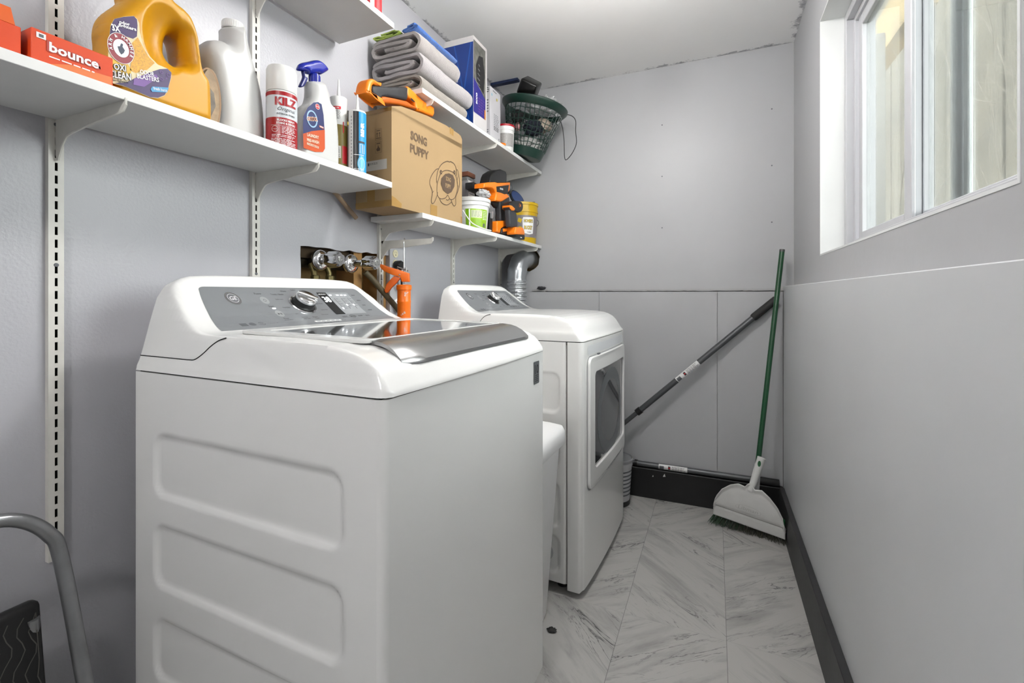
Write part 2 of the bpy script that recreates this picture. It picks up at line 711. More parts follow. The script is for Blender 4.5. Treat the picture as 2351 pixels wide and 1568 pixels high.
    l.new(c2.outputs['Result'], p.inputs['Base Color'])
    return m
FLOOR = floor_mat()

# ------------------------------------------------------------------ room shell
XL, XR, XRP = -1.26, 0.37, 0.32      # left wall, right wall, right lower panel
YB, YBP = 2.75, 2.73                 # back wall, back lower panel
YF = -1.5
ZC = 2.44
# ceiling and floor
bm = bmesh.new()
box(bm, XL - 0.12, XR + 0.14, YF - 0.1, YB + 0.1, -0.05, 0.0)
struct(bmo('floor', bm, FLOOR))
bm = bmesh.new()
box(bm, XL - 0.12, XR + 0.14, YF - 0.1, YB + 0.1, ZC, ZC + 0.05)
struct(bmo('ceiling', bm, CEIL))

# left wall: drywall sheet with the ragged plumbing hole
HY0, HY1, HZ0, HZ1 = 1.124, 1.575, 0.92, 1.312
bm = bmesh.new()
T = 0.013
rr = random.Random(3)
hole = []
for k in range(14):
    hole.append((HY0 + (HY1 - HY0) * k / 14, HZ1 + rr.uniform(-0.004, 0.004)))
for k in range(12):
    hole.append((HY1 + rr.uniform(-0.003, 0.003), HZ1 - (HZ1 - HZ0) * k / 12))
for k in range(14):
    hole.append((HY1 - (HY1 - HY0) * k / 14, HZ0))
for k in range(12):
    hole.append((HY0 + rr.uniform(-0.0015, 0.0015), HZ0 + (HZ1 - HZ0) * k / 12))
me = slab_mesh('wall_left', [[(YF, 0), (YB + 0.05, 0), (YB + 0.05, ZC), (YF, ZC)], hole[::-1]], T / 2)
bm.from_mesh(me)
bmesh.ops.transform(bm, matrix=MYZ(XL - T / 2), verts=bm.verts[:])
wl = struct(bmo('wall_left', bm, WALL))
# framing inside the wall, seen through the hole
OLDWOOD = mat('old_brown_sheathing', '#7A6238', 0.85, var=(9, 0.35), bump=(30, 0.002))
STUDW = mat('pine_stud', '#9A7444', 0.8, var=(12, 0.25), bump=(60, 0.001))
bm = bmesh.new()
box(bm, XL - 0.11, XL - 0.10, HY0 - 0.1, HY1 + 0.1, HZ0 - 0.1, HZ1 + 0.15)
bmo('cavity_sheathing', bm, OLDWOOD, wl)
boxo('stud', XL - 0.10, XL - 0.0135, 1.385, 1.43, HZ0 - 0.1, HZ1 + 0.15, STUDW, wl)
boxo('stud', XL - 0.10, XL - 0.0135, 1.535, 1.575, HZ0 - 0.1, HZ1 + 0.15, STUDW, wl)
boxo('blocking', XL - 0.10, XL - 0.03, HY0 - 0.1, 1.385, 1.275, 1.33, mat('dark_old_wood', '#3C2E1C', 0.9, var=(20, 0.3)), wl)
struct(boxo('light_block_1', XL - 0.20, XL - 0.125, YF - 0.2, YB + 0.3, -0.1, ZC + 0.1, OLDWOOD))  # unseen slab added behind the left wall to stop sky light leaking in
struct(boxo('light_block_2', XL - 0.20, XR + 0.2, YB + 0.11, YB + 0.2, -0.1, ZC + 0.1, OLDWOOD))  # likewise added behind the back wall, blocks sky light
# back wall with duct hole
hc = [(-1.095 + 0.078 * math.cos(2 * PI * k / 36) * (1 + rr.uniform(-0.05, 0.05)), 1.372 + 0.075 * math.sin(2 * PI * k / 36) * (1 + rr.uniform(-0.05, 0.05))) for k in range(36)]
me = slab_mesh('wall_back', [[(XL - 0.05, 0), (XR + 0.1, 0), (XR + 0.1, ZC), (XL - 0.05, ZC)], hc], T / 2)
bm = bmesh.new()
bm.from_mesh(me)
bmesh.ops.transform(bm, matrix=MXZ(YB + T / 2), verts=bm.verts[:])
wb = struct(bmo('wall_back', bm, WALL2))
boxo('duct_cavity', -1.25, -0.95, YB + 0.05, YB + 0.06, 1.2, 1.55, OLDWOOD, wb)
PZ = 1.163
# lower back panels (three sheets with fine joints)
for a, b in ((XL, -0.633), (-0.631, 0.010), (0.012, XRP + 0.02)):
    boxo('lower_panel', a, b, YBP, YB, 0.0, PZ, WALL2, wb)
# ragged top edge of the upper board
bm = bmesh.new()
k = 90
for i in range(k):
    x0 = XL + 0.2 + (XRP - XL - 0.2) * i / k
    x1 = XL + 0.2 + (XRP - XL - 0.2) * (i + 1) / k
    box(bm, x0, x1, YBP - 0.002 - rr.random() * 0.002, YB, PZ + 0.003 + rr.random() * 0.003, PZ + 0.014 + rr.random() * 0.001)
bmo('plaster_lip', bm, mat('rough_plaster', '#A2A2A2', 0.9, bump=(200, 0.001)), wb)
for px, py in ((1520, 287), (1520, 405), (1520, 523), (1772, 250), (1772, 380), (1772, 510)):
    X, Z = sy(px, py, YB)
    latheo('nail_head', [(0.0036, 0), (0.003, 0.0012), (0.0, 0.0016)], INKG, wb, 10, Matrix.Translation((X, YB, Z)) @ Matrix.Rotation(R(90), 4, 'X'))
# right wall with window opening
WY0, WY1, WZ0, WZ1 = 0.83, 2.105, 1.297, 2.20
me = slab_mesh('wall_right', [[(YF, 0), (YB + 0.02, 0), (YB + 0.02, ZC), (YF, ZC)], [(WY0, WZ0), (WY1, WZ0), (WY1, WZ1), (WY0, WZ1)]], 0.065)
bm = bmesh.new()
bm.from_mesh(me)
bmesh.ops.transform(bm, matrix=MYZ(XR + 0.065), verts=bm.verts[:])
wr = struct(bmo('wall_right', bm, WALL2))
boxo('lower_panel', XRP, XR, YF, YB, 0, 1.19, mat('wall_panel_satin', '#C6C8CA', 0.36, bump=(5, 0.0012), var=(2, 0.03)), wr, 0.002, 1)
bm = bmesh.new()
box(bm, XRP - 0.0012, XRP + 0.01, YBP - 0.006, YBP, 0.0, 1.163)
bmo('corner_gap', bm, GAP, wr)
# front wall behind the camera
boxo_f = struct(boxo('wall_front', XL - 0.1, XR + 0.1, YF - 0.1, YF, 0, ZC, WALL2))
# window jamb lining
JW = mat('window_jamb_white', '#D8DAD9', 0.45, bump=(30, 0.0004))
VINYL = mat('window_vinyl', '#B4B5B8', 0.35)
win = struct(thing('window_1', 'white vinyl sliding window', 'window'))
del win['label'], win['category']
JX = 0.452
bm = bmesh.new()
t = 0.006
box(bm, XR - 0.001, JX, WY1 - t, WY1 + 0.0, WZ0, WZ1)
box(bm, XR - 0.001, JX, WY0, WY0 + t, WZ0, WZ1)
box(bm, XR - 0.001, JX, WY0 + t, WY1 - t, WZ1 - t, WZ1)
box(bm, XR - 0.001, JX, WY0 + t, WY1 - t, WZ0, WZ0 + t)
bmo('jamb', bm, JW, win)
def frame_ring(name, x0, x1, y0, y1, z0, z1, wd, m, parent, bev=0.002, wz=None):
    wz = wz or wd
    bm = bmesh.new()
    box(bm, x0, x1, y0, y0 + wd, z0, z1, bev, 1)
    box(bm, x0, x1, y1 - wd, y1, z0, z1, bev, 1)
    box(bm, x0, x1, y0 + wd, y1 - wd, z0, z0 + wz, bev, 1)
    box(bm, x0, x1, y0 + wd, y1 - wd, z1 - wz, z1, bev, 1)
    return bmo(name, bm, m, parent)
frame_ring('window_frame', 0.445, 0.53, WY0 + t, WY1 - t, WZ0 + t, WZ1 - t, 0.030, VINYL, win)
frame_ring('window_frame', 0.468, 0.53, WY0 + 0.03, WY1 - 0.03, WZ0 + 0.03, WZ1 - 0.03, 0.022, VINYL, win)
frame_ring('sash', 0.478, 0.505, 1.565, 2.045, WZ0 + 0.035, WZ1 - 0.05, 0.040, VINYL, win)
frame_ring('sash', 0.506, 0.528, 0.885, 1.60, WZ0 + 0.035, WZ1 - 0.05, 0.038, VINYL, win)
PANE = glass_sheet('window_glass', '#E2E5E3', 0.8, 0.04)
boxo('pane', 0.4905, 0.4925, 1.60, 2.008, WZ0 + 0.07, WZ1 - 0.085, PANE, win)
boxo('pane', 0.516, 0.518, 0.922, 1.565, WZ0 + 0.07, WZ1 - 0.085, PANE, win)
boxo('interlock', 0.470, 0.480, 1.53, 1.575, WZ0 + 0.035, WZ1 - 0.05, VINYL, win, 0.002, 1)
BLUEG = mat('blue_grey_screen_rail', '#CDD6E0', 0.5)
boxo('screen_rail', 0.531, 0.545, 1.42, 1.48, WZ0 + 0.03, WZ1 - 0.04, BLUEG, win, 0.002, 1)
boxo('screen_rail', 0.531, 0.540, 1.39, 1.415, WZ0 + 0.03, WZ1 - 0.04, mat('pale_screen_rail', '#DDE4E4', 0.5), win, 0.002, 1)

# baseboards: dark stained boards
DARKW = mat('charcoal_stained_wood', '#2B2B2C', 0.5, var=(7, 0.3), bump=(50, 0.0005))
DARKB = mat('black_stained_wood', '#0E0E0F', 0.55, var=(8, 0.3), bump=(50, 0.0005))
struct(boxo('baseboard_right', 0.298, XRP, YF, 2.69, 0, 0.172, DARKW, None, 0.002, 1))
bb = struct(boxo('baseboard_back', XL, 0.318, 2.695, YBP, 0, 0.165, DARKB, None, 0.003, 1))
bm = bmesh.new()
for px, py, s in ((1499, 1093, 0.004), (1525, 1092, 0.007)):
    X, Z = sy(px, py, 2.695)
    bm.faces.new([bm.verts.new((X + dx * s, 2.6945, Z + dz * s)) for dx, dz in ((-1, -1), (1, -0.7), (0.6, 0.5), (0.4, 1.6), (-0.3, 0.6))])
bmo('paint_chip', bm, WHITE_PL, bb)

# ------------------------------------------------------------------ outdoors, seen through the window
EARTH = mat('garden_earth', '#55513F', 0.95, var=(3, 0.2), bump=(20, 0.02))
struct(boxo('ground', 0.6, 12, -6, 12, -0.3, -0.25, EARTH))
FENCEM = mat('weathered_fence_board', '#5E594C', 0.85, var=(2.2, 0.25), bump=(40, 0.002))
fe = thing('board_fence', 'weathered grey board fence outside the window', 'fence', (1.55, 0, -0.25))
rb = random.Random(5)
for i in range(30):
    y = 2.52 + i * 0.19
    dx = rb.uniform(0, 0.012)
    boxo('board', dx, 0.02 + dx, y, y + 0.184, 0, 3.6 if y < 4 else 4.7, FENCEM, fe, 0.004, 1)
boxo('rail', 0.034, 0.08, 2.52, 8.2, 0.5, 0.59, FENCEM, fe)
boxo('rail', 0.034, 0.08, 2.52, 8.2, 2.9, 2.99, FENCEM, fe)
ea = thing('eave_beam', 'tan painted eave beam high outside the window', 'beam', (0.95, 0, 2.66))
boxo('beam', 0.0, 0.09, 3.05, 8.2, 0.0, 0.24, mat('tan_fascia', '#8A7850', 0.8, var=(5, 0.1)), ea)
boxo('beam_lip', 0.0, 0.10, 3.05, 8.2, -0.012, -0.001, MATS['tan_fascia'], ea)
pc = thing('porch_post', 'pale post standing outdoors behind the left sash', 'post', (0.85, 3.35, -0.25))
boxo('shaft', -0.05, 0.05, -0.05, 0.05, 0, 2.91, mat('pale_post', '#8E8D88', 0.7, var=(4, 0.1)), pc, 0.01, 2)
BARK = mat('bare_twig_bark', '#8F897D', 0.9)
def shrub(name, label, loc, seed, hgt, n0):
    rg = random.Random(seed)
    s = bmesh.new()
    def grow(p, d, L, r, lev):
        pts = [p]
        q = p
        for _ in range(6):
            d = (d + Vector((rg.uniform(-.2, .2), rg.uniform(-.25, .25), rg.uniform(-.1, .15)))).normalized()
            q = q + d * L / 6
            q.x = min(max(q.x, 0.98), 1.48)
            pts.append(q.copy())
        tube(s, pts, [r * (1 - 0.1 * i) for i in range(7)], 5)
        if lev > 0:
            for _ in range(4):
                a = pts[rg.randint(2, 6)]
                nd = (d + Vector((rg.uniform(-.3, .3), rg.uniform(-1.1, 1.1), rg.uniform(-.6, .7)))).normalized()
                grow(a, nd, L * 0.62, r * 0.5, lev - 1)
    for _ in range(n0):
        grow(Vector(loc) + Vector((rg.uniform(-.1, .1), rg.uniform(-.3, .3), 0)), Vector((rg.uniform(-.1, .1), rg.uniform(-.5, .5), 1)).normalized(), hgt, 0.010, 3)
    o = bmo(name, s, BARK, None)
    tag(o, label, 'shrub')
    return o
shrub('bare_shrub', 'leafless pale twiggy shrub outside in front of the fence', (1.3, 2.9, -0.25), 11, 1.9, 6)

# ------------------------------------------------------------------ ceiling lamps out of view, globes hung low to brighten the ceiling
LAMPM = mat('lit_diffuser', '#FFFFFF', 0.5, emit=('#FFF6EE', 75.0))
def ceiling_lamp(label, loc, drop, strength):
    lp = thing('ceiling_lamp', label, 'lamp', loc)
    latheo('canopy', [(0.06, 0), (0.06, -0.012), (0.045, -0.02), (0.012, -0.022)], WHITE_PL, lp)
    tubeo('stem', [(0, 0, -0.02), (0, 0, -drop + 0.07)], 0.007, WHITE_PL, lp)
    m = mat('lit_globe_%s' % ('bright' if strength > 50 else 'soft'), '#FFFFFF', 0.5, emit=('#FFFDFB' if drop < .3 else '#FFF2E2', strength))
    latheo('globe', [(0.02, -drop + 0.075)] + [(0.08 * math.sin(a), -drop + 0.08 * math.cos(a)) for a in [0.28 + 0.2 * k for k in range(14)]] + [(0, -drop - 0.08)], m, lp)
    return lp
ceiling_lamp('added white globe lamp, out of view over the passage beside the dryer', (-0.28, 1.40, ZC), 0.20, 27)  # added source, placed for the room's brightness and shadow directions
ceiling_lamp('white globe lamp hanging behind the camera', (-0.35, -0.75, ZC), 0.35, 33)

# ================================================================== laundry machines
MW, MD = 0.685, 0.663
PROF = [(0, 1.183), (.005, 1.193), (.011, 1.197), (.018, 1.193), (.027, 1.180), (.036, 1.167), (.08, 1.130), (.12, 1.099), (.15, 1.081), (.175, 1.072), (.21, 1.068)]
SIDE = [(0, .985), (.002, 1.0), (.007, 1.012), (.012, 1.03), (.02, 1.064), (.03, 1.105), (.04, 1.142), (.055, 1.168), (.075, 1.183), (.10, 1.192), (.14, 1.197), (.2, 1.2), (.35, 1.202)]
def interp(T, x):
    if x <= T[0][0]:
        return T[0][1]
    for (a, b), (c, d) in zip(T, T[1:]):
        if x <= c:
            return b + (d - b) * (x - a) / (c - a)
    return T[-1][1]
def smin(a, b, k):
    h = max(k - abs(a - b), 0) / k
    return min(a, b) - h * h * k / 4
class Shell:
    def __init__(s, front, zbase, zoff):
        s.prof = PROF + front
        s.zb = zbase
        s.zo = zoff
    def z(s, u, v):
        vv = min(v, MW - v)
        return max(smin(interp(s.prof, u), interp(SIDE, vv), 0.012) + s.zo, s.zb)
    def xy(s, u, v):
        # plan: rounded front corners and a slight bow
        r = 0.03
        q = max(0.0, u - (MD - r))
        ins = r - math.sqrt(max(r * r - q * q, 0)) if q > 0 else 0
        ins *= 0.6
        vv = ins + v * (MW - 2 * ins) / MW
        uu = u + 0.006 * (1 - (2 * v / MW - 1) ** 2) * max(0, (u - .4) / .263)
        return uu, vv
    def p(s, u, v, off=0.0):
        uu, vv = s.xy(u, v)
        z = s.z(u, v)
        if off:
            e = 0.004
            du = Vector((2 * e, 0, s.z(u + e, v) - s.z(u - e, v)))
            dv = Vector((0, 2 * e, s.z(u, v + e) - s.z(u, v - e)))
            nrm = du.cross(dv).normalized()
            return Vector((uu, vv, z)) + nrm * off
        return Vector((uu, vv, z))
def shell_mesh(name, sh, m, parent):
    us = sorted(set([0, .002, .005, .008, .011, .015, .02, .025, .03] + [.036 + .012 * i for i in range(15)] + [.22 + .03 * i for i in range(10)] + [.52 + .006 * i for i in range(24)] + [MD]))
    us = [u for u in us if u <= MD]
    vs = [0, .001, .002, .004, .007, .010, .014, .018, .022, .027, .033, .04, .047, .055, .065, .08, .1, .125, .16, .2, .25, .3]
    vs = vs + [MW / 2] + [MW - v for v in reversed(vs)]
    bm = bmesh.new()
    G = [[bm.verts.new(sh.p(u, v)) for v in vs] for u in us]
    for i in range(len(us) - 1):
        for j in range(len(vs) - 1):
            bm.faces.new((G[i][j], G[i + 1][j], G[i + 1][j + 1], G[i][j + 1]))
    rim = [G[0][j] for j in range(len(vs))] + [G[i][-1] for i in range(1, len(us))] + [G[-1][j] for j in range(len(vs) - 2, -1, -1)] + [G[i][0] for i in range(len(us) - 2, 0, -1)]
    low = [bm.verts.new((v.co.x, v.co.y, sh.zb)) for v in rim]
    k = len(rim)
    for i in range(k):
        bm.faces.new((rim[i], rim[(i + 1) % k], low[(i + 1) % k], low[i]))
    bm.faces.new(low)
    return bmo(name, bm, m, parent, smooth=R(60))

def rrsdf(x, y, cx, cy, hx, hy, r):
    qx, qy = abs(x - cx) - hx + r, abs(y - cy) - hy + r
    return math.hypot(max(qx, 0), max(qy, 0)) + min(max(qx, qy), 0) - r

def machine_body(parent, m, z0, z1, depth, embosses, name='cabinet_body', cut_front=0.0):
    """sheet metal cabinet; the side at v = 0 carries pressed rounded-rectangle recesses."""
    r = 0.014
    D = depth
    # plan outline without the v=0 side
    out = [(0, 0.0), (0, MW)]
    bm = bmesh.new()
    pts = []
    for cx, cy, a in ((D - r, MW - r, 90), (D - r, r, 0)):
        for k in range(7):
            t = R(a - 15 * k)
            pts.append((cx + r * math.cos(t), cy + r * math.sin(t)))
    ring = [(0, 0), (0, MW)] + pts        # last point is (D-r, 0)
    lo = [bm.verts.new((x, y, z0)) for x, y in ring]
    hi = [bm.verts.new((x, y, z1)) for x, y in ring]
    k = len(ring)
    for i in range(k - 1):
        bm.faces.new((lo[i], lo[i + 1], hi[i + 1], hi[i]))
    bm.faces.new(hi)
    bm.faces.new(lo[::-1])
    nu, nz = 110, 150
    us = [(D - r) * i / nu for i in range(nu + 1)]
    zs = [z0 + (z1 - z0) * j / nz for j in range(nz + 1)]
    def dep(u, z):
        d = 0
        for (cx, cz, hx, hz, rr_) in embosses:
            q = rrsdf(u, z, cx, cz, hx, hz, rr_)
            t = min(max(-q / 0.011, 0), 1)
            t = t * t * (3 - 2 * t)
            d = max(d, t * 0.0065)
        return d
    G = [[bm.verts.new((u, dep(u, z), z)) for z in zs] for u in us]
    for i in range(nu):
        for j in range(nz):
            bm.faces.new((G[i][j], G[i + 1][j], G[i + 1][j + 1], G[i][j + 1]))
    return bmo(name, bm, m, parent, smooth=R(60))

def console_map(sh):
    def fn(v, t, off):
        # v along the width, t = distance down the slope from the top edge, in u
        return sh.p(0.034 + t, v, 0.0006 + off)
    return fn

def side_v(z):
    for (a, b), (c, d) in zip(SIDE, SIDE[1:]):
        if b <= z <= d:
            return a + (c - a) * (z - b) / (d - b)
    return 0

def knob(parent, sh, v, t, s):
    P0 = sh.p(0.034 + t, v, 0.001)
    e = 0.006
    du = (sh.p(0.034 + t + e, v) - sh.p(0.034 + t - e, v)).normalized()
    dv = Vector((0, 1, 0))
    nrm = du.cross(dv).normalized()
    M = Matrix(((du.x, dv.x, nrm.x, P0.x), (du.y, dv.y, nrm.y, P0.y), (du.z, dv.z, nrm.z, P0.z), (0, 0, 0, 1)))
    kn = latheo('knob', [(.031, 0), (.031, .003), (.028, .005), (.028, .018), (.0265, .021)], BLACK, parent, 48, M)
    latheo('knob_bezel', [(.037, -.003), (.038, .001), (.036, .0035), (.0325, .002), (.0315, 0)], CHROME, kn, 48, M)
    # chrome crown with a finger ridge
    bm = bmesh.new()
    prof = [(.0275, .018), (.0285, .021), (.0275, .026), (.025, .0285), (.02, .0292), (0, .0295)]
    lathe(bm, prof, 48, M)
    bmo('knob_crown', bm, CHROME, kn)
    bm = bmesh.new()
    box(bm, -.026, .026, -.005, .005, .026, .035, .002, 2)
    bmesh.ops.transform(bm, matrix=M @ Matrix.Rotation(R(s), 4, 'Z'), verts=bm.verts[:])
    bmo('knob_grip', bm, CHROME, kn)
    return kn

def console_panel(parent, sh, digits, dryer=False):
    fn = console_map(sh)
    W0, W1 = .068, MW - .055
    d = Deco(0.00025, 0.018)
    # silver-grey fascia, top corners rounded and drawn in
    pts = []
    top0, top1 = .10, MW - .085
    for k in range(7):
        a = R(90 + 15 * k)
        pts.append((top0 + .018 + .018 * math.cos(a), .014 - .012 * math.sin(a)))
    for k in range(1, 13):
        f = k / 12
        pts.append((top0 + (W0 - top0) * f ** .8, .014 + .128 * f))
    for k in range(13):
        f = 1 - k / 12
        pts.append((W1 - (W1 - top1) * (1 - f ** .8), .014 + .128 * f))
    for k in range(7):
        a = R(0 + 15 * k)
        pts.append((top1 - .018 + .018 * math.cos(a), .014 - .012 * math.sin(a)))
    d.poly(pts, PANELG, 0)
    o = d.build('control_panel', fn, parent)
    dk = Deco(0.00025, 0.03)
    # round maker's badge
    bx, bt = .165, .035
    dk.disk(bx, bt, .018, SILVER, 1, .0175)
    dk.disk(bx, bt, .0145, INKG, 2, .0140)
    dk.ring(bx, bt, .0125, .0008, WINK, 3, .0120)
    dk.text('GE', bx, bt, -.0105, WINK, 3, 0.01, 0, None, -.25)
    bdg = dk.build('maker_badge', fn, o)
    dk = Deco(0.00025, 0.03)
    # buttons
    dk.disk(.243, .042, .011, mat('button_silver', '#A4A6A8', .3, .3), 1)
    dk.ring(.243, .042, .0035, .0007, INK, 2)
    dk.build('power_button', fn, o)
    dk = Deco(0.00025, 0.03)
    dk.disk(.252, .085, .011, MATS['button_silver'], 1)
    dk.poly([(.247, .088), (.247, .082), (.252, .085)], INK, 2)
    dk.rect(.254, .082, .2552, .088, INK, 2)
    dk.rect(.2568, .082, .258, .088, INK, 2)
    if not dryer:
        dk.rect(.245, .0665, .254, .0685, mat('led_white', '#FFFFFF', .5, emit=('#FFFFFF', 2.5)), 2)
    dk.build('start_button', fn, o)
    dk = Deco(0.00025, 0.03)
    dk.text('Power', .238, .022, -.0052, INK, 2)
    dk.text('Start', .246, .061, -.0052, INK, 2)
    dk.text('Pause', .256, .103, -.0045, INK, 2)
    dk.lines(.246, .272, .108, .1105, 1, INKG, 2, .6, .1, 5)
    # compliance marks
    dk.rect(.125, .112, .142, .125, INKG, 1)
    dk.disk(.155, .118, .0085, INKG, 1, .007)
    dk.ring(.178, .118, .0085, .0014, INKG, 1, .007)
    dk.text('he', .178, .118, -.005, INKG, 2)
    if not dryer:
        dk.text('Deep Fill', .210, .118, -.0055, INKG, 1)
    else:
        dk.lines(.19, .235, .116, .120, 1, INKG, 1, .6, .1, 4)
    # dial words
    kc, kt = .345, .058
    L_ = [('Colors', .352, .010), ('Whites', .318, .014), ('Towels / Sheets', .292, .024), ('Bulky Items', .287, .040), ('Heavy Duty', .287, .056 + .010), ('Jeans', .300, .088), ('Sanitize', .312, .102), ('with Oxi', .314, .108),
          ('Basket', .345, .103), ('Clean', .347, .109), ('Active Wear', .405, .032), ('Cold Wash', .400, .056), ('Speed Wash', .400, .078), ('Drain & Spin', .385, .096)]
    if dryer:
        L_ = [('Mixed', .352, .012), ('Cottons', .318, .018), ('Easy Care', .298, .032), ('Delicates', .292, .052), ('Jeans', .300, .072), ('Timed Dry', .345, .103), ('Warm Up', .39, .09), ('Air Fluff', .385, .1)]
    for tx, a, b in L_:
        if dryer:
            dk.lines(a - .011, a + .011, b - .0014, b + .0014, 1, INK, 2, .7, .2, int(a * 1000))
        else:
            dk.text(tx, a, b, -.0042, INK, 2)
    dk.build('lettering', fn, o)
    dk = Deco(0.00025, 0.03)
    # display
    a0 = .425
    dk.poly([(a0, .018), (a0 + .035, .018), (a0 + .035, .098), (a0, .098)], mat('display_dark', '#2B2D2F', .25), 1)
    dk.rect(a0 + .035, .018, .545, .098, mat('panel_lighter', '#9DA0A3', .35, .2), 1)
    dk.lines(a0 + .003, a0 + .031, .022, .026, 1, WINK, 2, .6, .05, 2)
    LED = mat('led_soft', '#DDE2E4', .5, emit=('#E8EEF2', 1.2))
    if digits:
        dk.text(digits, a0 + .018, .042, -.019, LED, 2, 0.012)
    for i in range(3):
        x = a0 + .048 + .027 * i
        dk.rect(x, .038, x + .0012, .078, INK, 2)
        for q in range(5):
            if dryer:
                dk.rect(x + .005, .039 + q * .009, x + .014, .041 + q * .009, INK, 2)
            else:
                dk.text(('Hot', 'Warm', 'Colors', 'Cold', 'Tap Cold')[q] if i == 0 else (('Ex Heavy', 'Heavy', 'Normal', 'Ex Light', '') if i == 1 else ('Max', 'More', 'Normal', 'No Spin', ''))[q], x + .010, .040 + q * .009, -.003, INK, 2) if (i == 0 or q < 4) else None
        if not dryer:
            dk.text(('Temp', 'Soil', 'Spin')[i], x + .006, .091, -.0045, INK, 2)
        if not dryer:
            dk.rect(x - .001, .060 + (0.012 if i == 0 else 0), x + .0025, .066 + (0.012 if i == 0 else 0), LED, 3)
    if not dryer:
        for x in (.465, .493, .508, .523):
            dk.rect(x, .026, x + .009, .0285, LED, 3)
    dk.build('display', fn, o)
    dk = Deco(0.00025, 0.03)
    for i in range(4):
        dk.lines(.554 + i * .004, .572 + i * .004, .026 + i * .019, .030 + i * .019, 2, INK, 2, .5, .3, i)
        dk.lines(.436 + i * .031, .456 + i * .031, .107, .112, 2, INK, 2, .5, .3, i + 7)
        if i == 1:
            dk.ring(.476, .109, .012, .0008, INK, 2, .006)
    if not dryer:
        dk.rrect(.325, .121, .415, .129, .003, WINK, 1)
        for i in range(5):
            dk.rect(.332 + i * .016, .124, .343 + i * .016, .1262, INKG, 2)
        dk.lines(.345, .40, .134, .137, 1, INK, 1, .6, .1, 3)
        dk.ring(.424, .125, .007, .0008, INKG, 1, .004)
    dk.build('lettering', fn, o)
    kn = knob(parent, sh, kc, kt, 55 if not dryer else 20)

# ---- washer
washer = thing('washing_machine', 'white top-loading washing machine with glass lid, nearest the camera', 'washing machine', (-1.118, 0.574, 0), R(-1.0))
SHW = Shell([(.40, 1.067), (.52, 1.063), (.56, 1.058), (.59, 1.051), (.615, 1.042), (.635, 1.030), (.648, 1.016), (.657, 1.003), (.663, .995)], 0.9905, 0.0)
shell_mesh('top_cover', SHW, WHITE, washer)
boxo('seam_gap', 0.006, MD - .014, 0.006, MW - .006, .975, .9915, GAP, washer)
EMB = [(.322, .802, .258, .066, .034), (.322, .618, .258, .066, .034), (.322, .428, .258, .066, .034), (.322, .24, .258, .066, .034)]
machine_body(washer, WHITE, .095, .9875, MD - .004, EMB)
boxo('base_frame', .02, MD - .05, .02, MW - .02, .035, .095, DARKGREY, washer)
for u in (.07, MD - .09):
    for v in (.07, MW - .07):
        latheo('leveling_foot', [(.022, 0), (.022, .012), (.008, .014), (.008, .04)], BLACKM, washer, 20, Matrix.Translation((u, v, 0)))
# console side seam
pts = []
for u, z in ((0.0, 1.02), (.06, 1.02), (.12, 1.02), (.165, 1.02), (.185, 1.022), (.205, 1.034), (.222, 1.048), (.242, 1.060), (.262, 1.0662)):
    pts.append((u, side_v(z) - .0002, z))
pts = catmull(pts, 5)
tubeo('console_seam', pts, .0011, GAP, washer, 6)
console_panel(washer, SHW, '38')
# lid: white rim, mirror-dark glass, silver front handle
def rr_lid(x0, x1, y0, y1, r):
    p = []
    for cx, cy, a in ((x1 - r, y1 - r, 0), (x0 + r, y1 - r, 90), (x0 + r, y0 + r, 180), (x1 - r, y0 + r, 270)):
        for k in range(7):
            t = R(a + 15 * k)
            p.append((cx + r * math.cos(t), cy + r * math.sin(t)))
    return p
LIDG = mat('lid_glass', '#0C0D0F', 0.015, 0.0, coat=1.0)
LIDG.node_tree.nodes['Principled BSDF'].inputs['IOR'].default_value = 2.6
LIDR = mat('lid_rim', '#CFCFCD', .25, coat=.3)
me = slab_mesh('lid', [rr_lid(.222, .556, .072, MW - .062, .02), rr_lid(.268, .548, .104, MW - .094, .012)[::-1]], .0035, .0015)
bm = bmesh.new()
bm.from_mesh(me)
bpy.data.meshes.remove(me)
for vx in bm.verts:
    vx.co.z += 1.0725 - (vx.co.x - .222) * .020
lidrim = bmo('lid', bm, LIDR, washer)
lg = Deco(0.0006, 0.05)
lg.rrect(.266, .102, .550, MW - .092, .012, LIDG, 1)
glass = lg.build('lid_glass', lambda u, v, o: Vector((u, v, 1.0738 - (u - .222) * .020 + o)), washer)
sol = glass.modifiers.new('thick', 'SOLIDIFY')
sol.thickness = 0.003
sol.offset = -1
# the silver handle bar: curved plate overhanging the front scoop
bm = bmesh.new()
rows = []
hp = [(.550, 1.068), (.566, 1.0685), (.585, 1.0665), (.603, 1.0615), (.620, 1.0535), (.634, 1.0435), (.643, 1.036)]
nv = 28
for side in (0, 1):
    lay = []
    for i, (u, z) in enumerate(hp):
        f = i / (len(hp) - 1)
        rowv = []
        for j in range(nv + 1):
            g = j / nv
            v0 = .092 - .012 * f
            v1 = MW - .062 + .012 * f
            vv = v0 + (v1 - v0) * g
            endr = min(g, 1 - g) * nv
            du = -0.012 * f * max(0, 1 - endr / 1.5)
            rowv.append(bm.verts.new((u + du, vv, z - (0.007 if side else 0) - .002 * max(0, 1 - endr))))
        lay.append(rowv)
    rows.append(lay)
for side in (0, 1):
    for i in range(len(hp) - 1):
        for j in range(nv):
            bm.faces.new((rows[side][i][j], rows[side][i + 1][j], rows[side][i + 1][j + 1], rows[side][i][j + 1]))
n_ = len(hp) - 1
for j in range(nv):
    bm.faces.new((rows[0][n_][j], rows[1][n_][j], rows[1][n_][j + 1], rows[0][n_][j + 1]))
    bm.faces.new((rows[0][0][j], rows[1][0][j], rows[1][0][j + 1], rows[0][0][j + 1]))
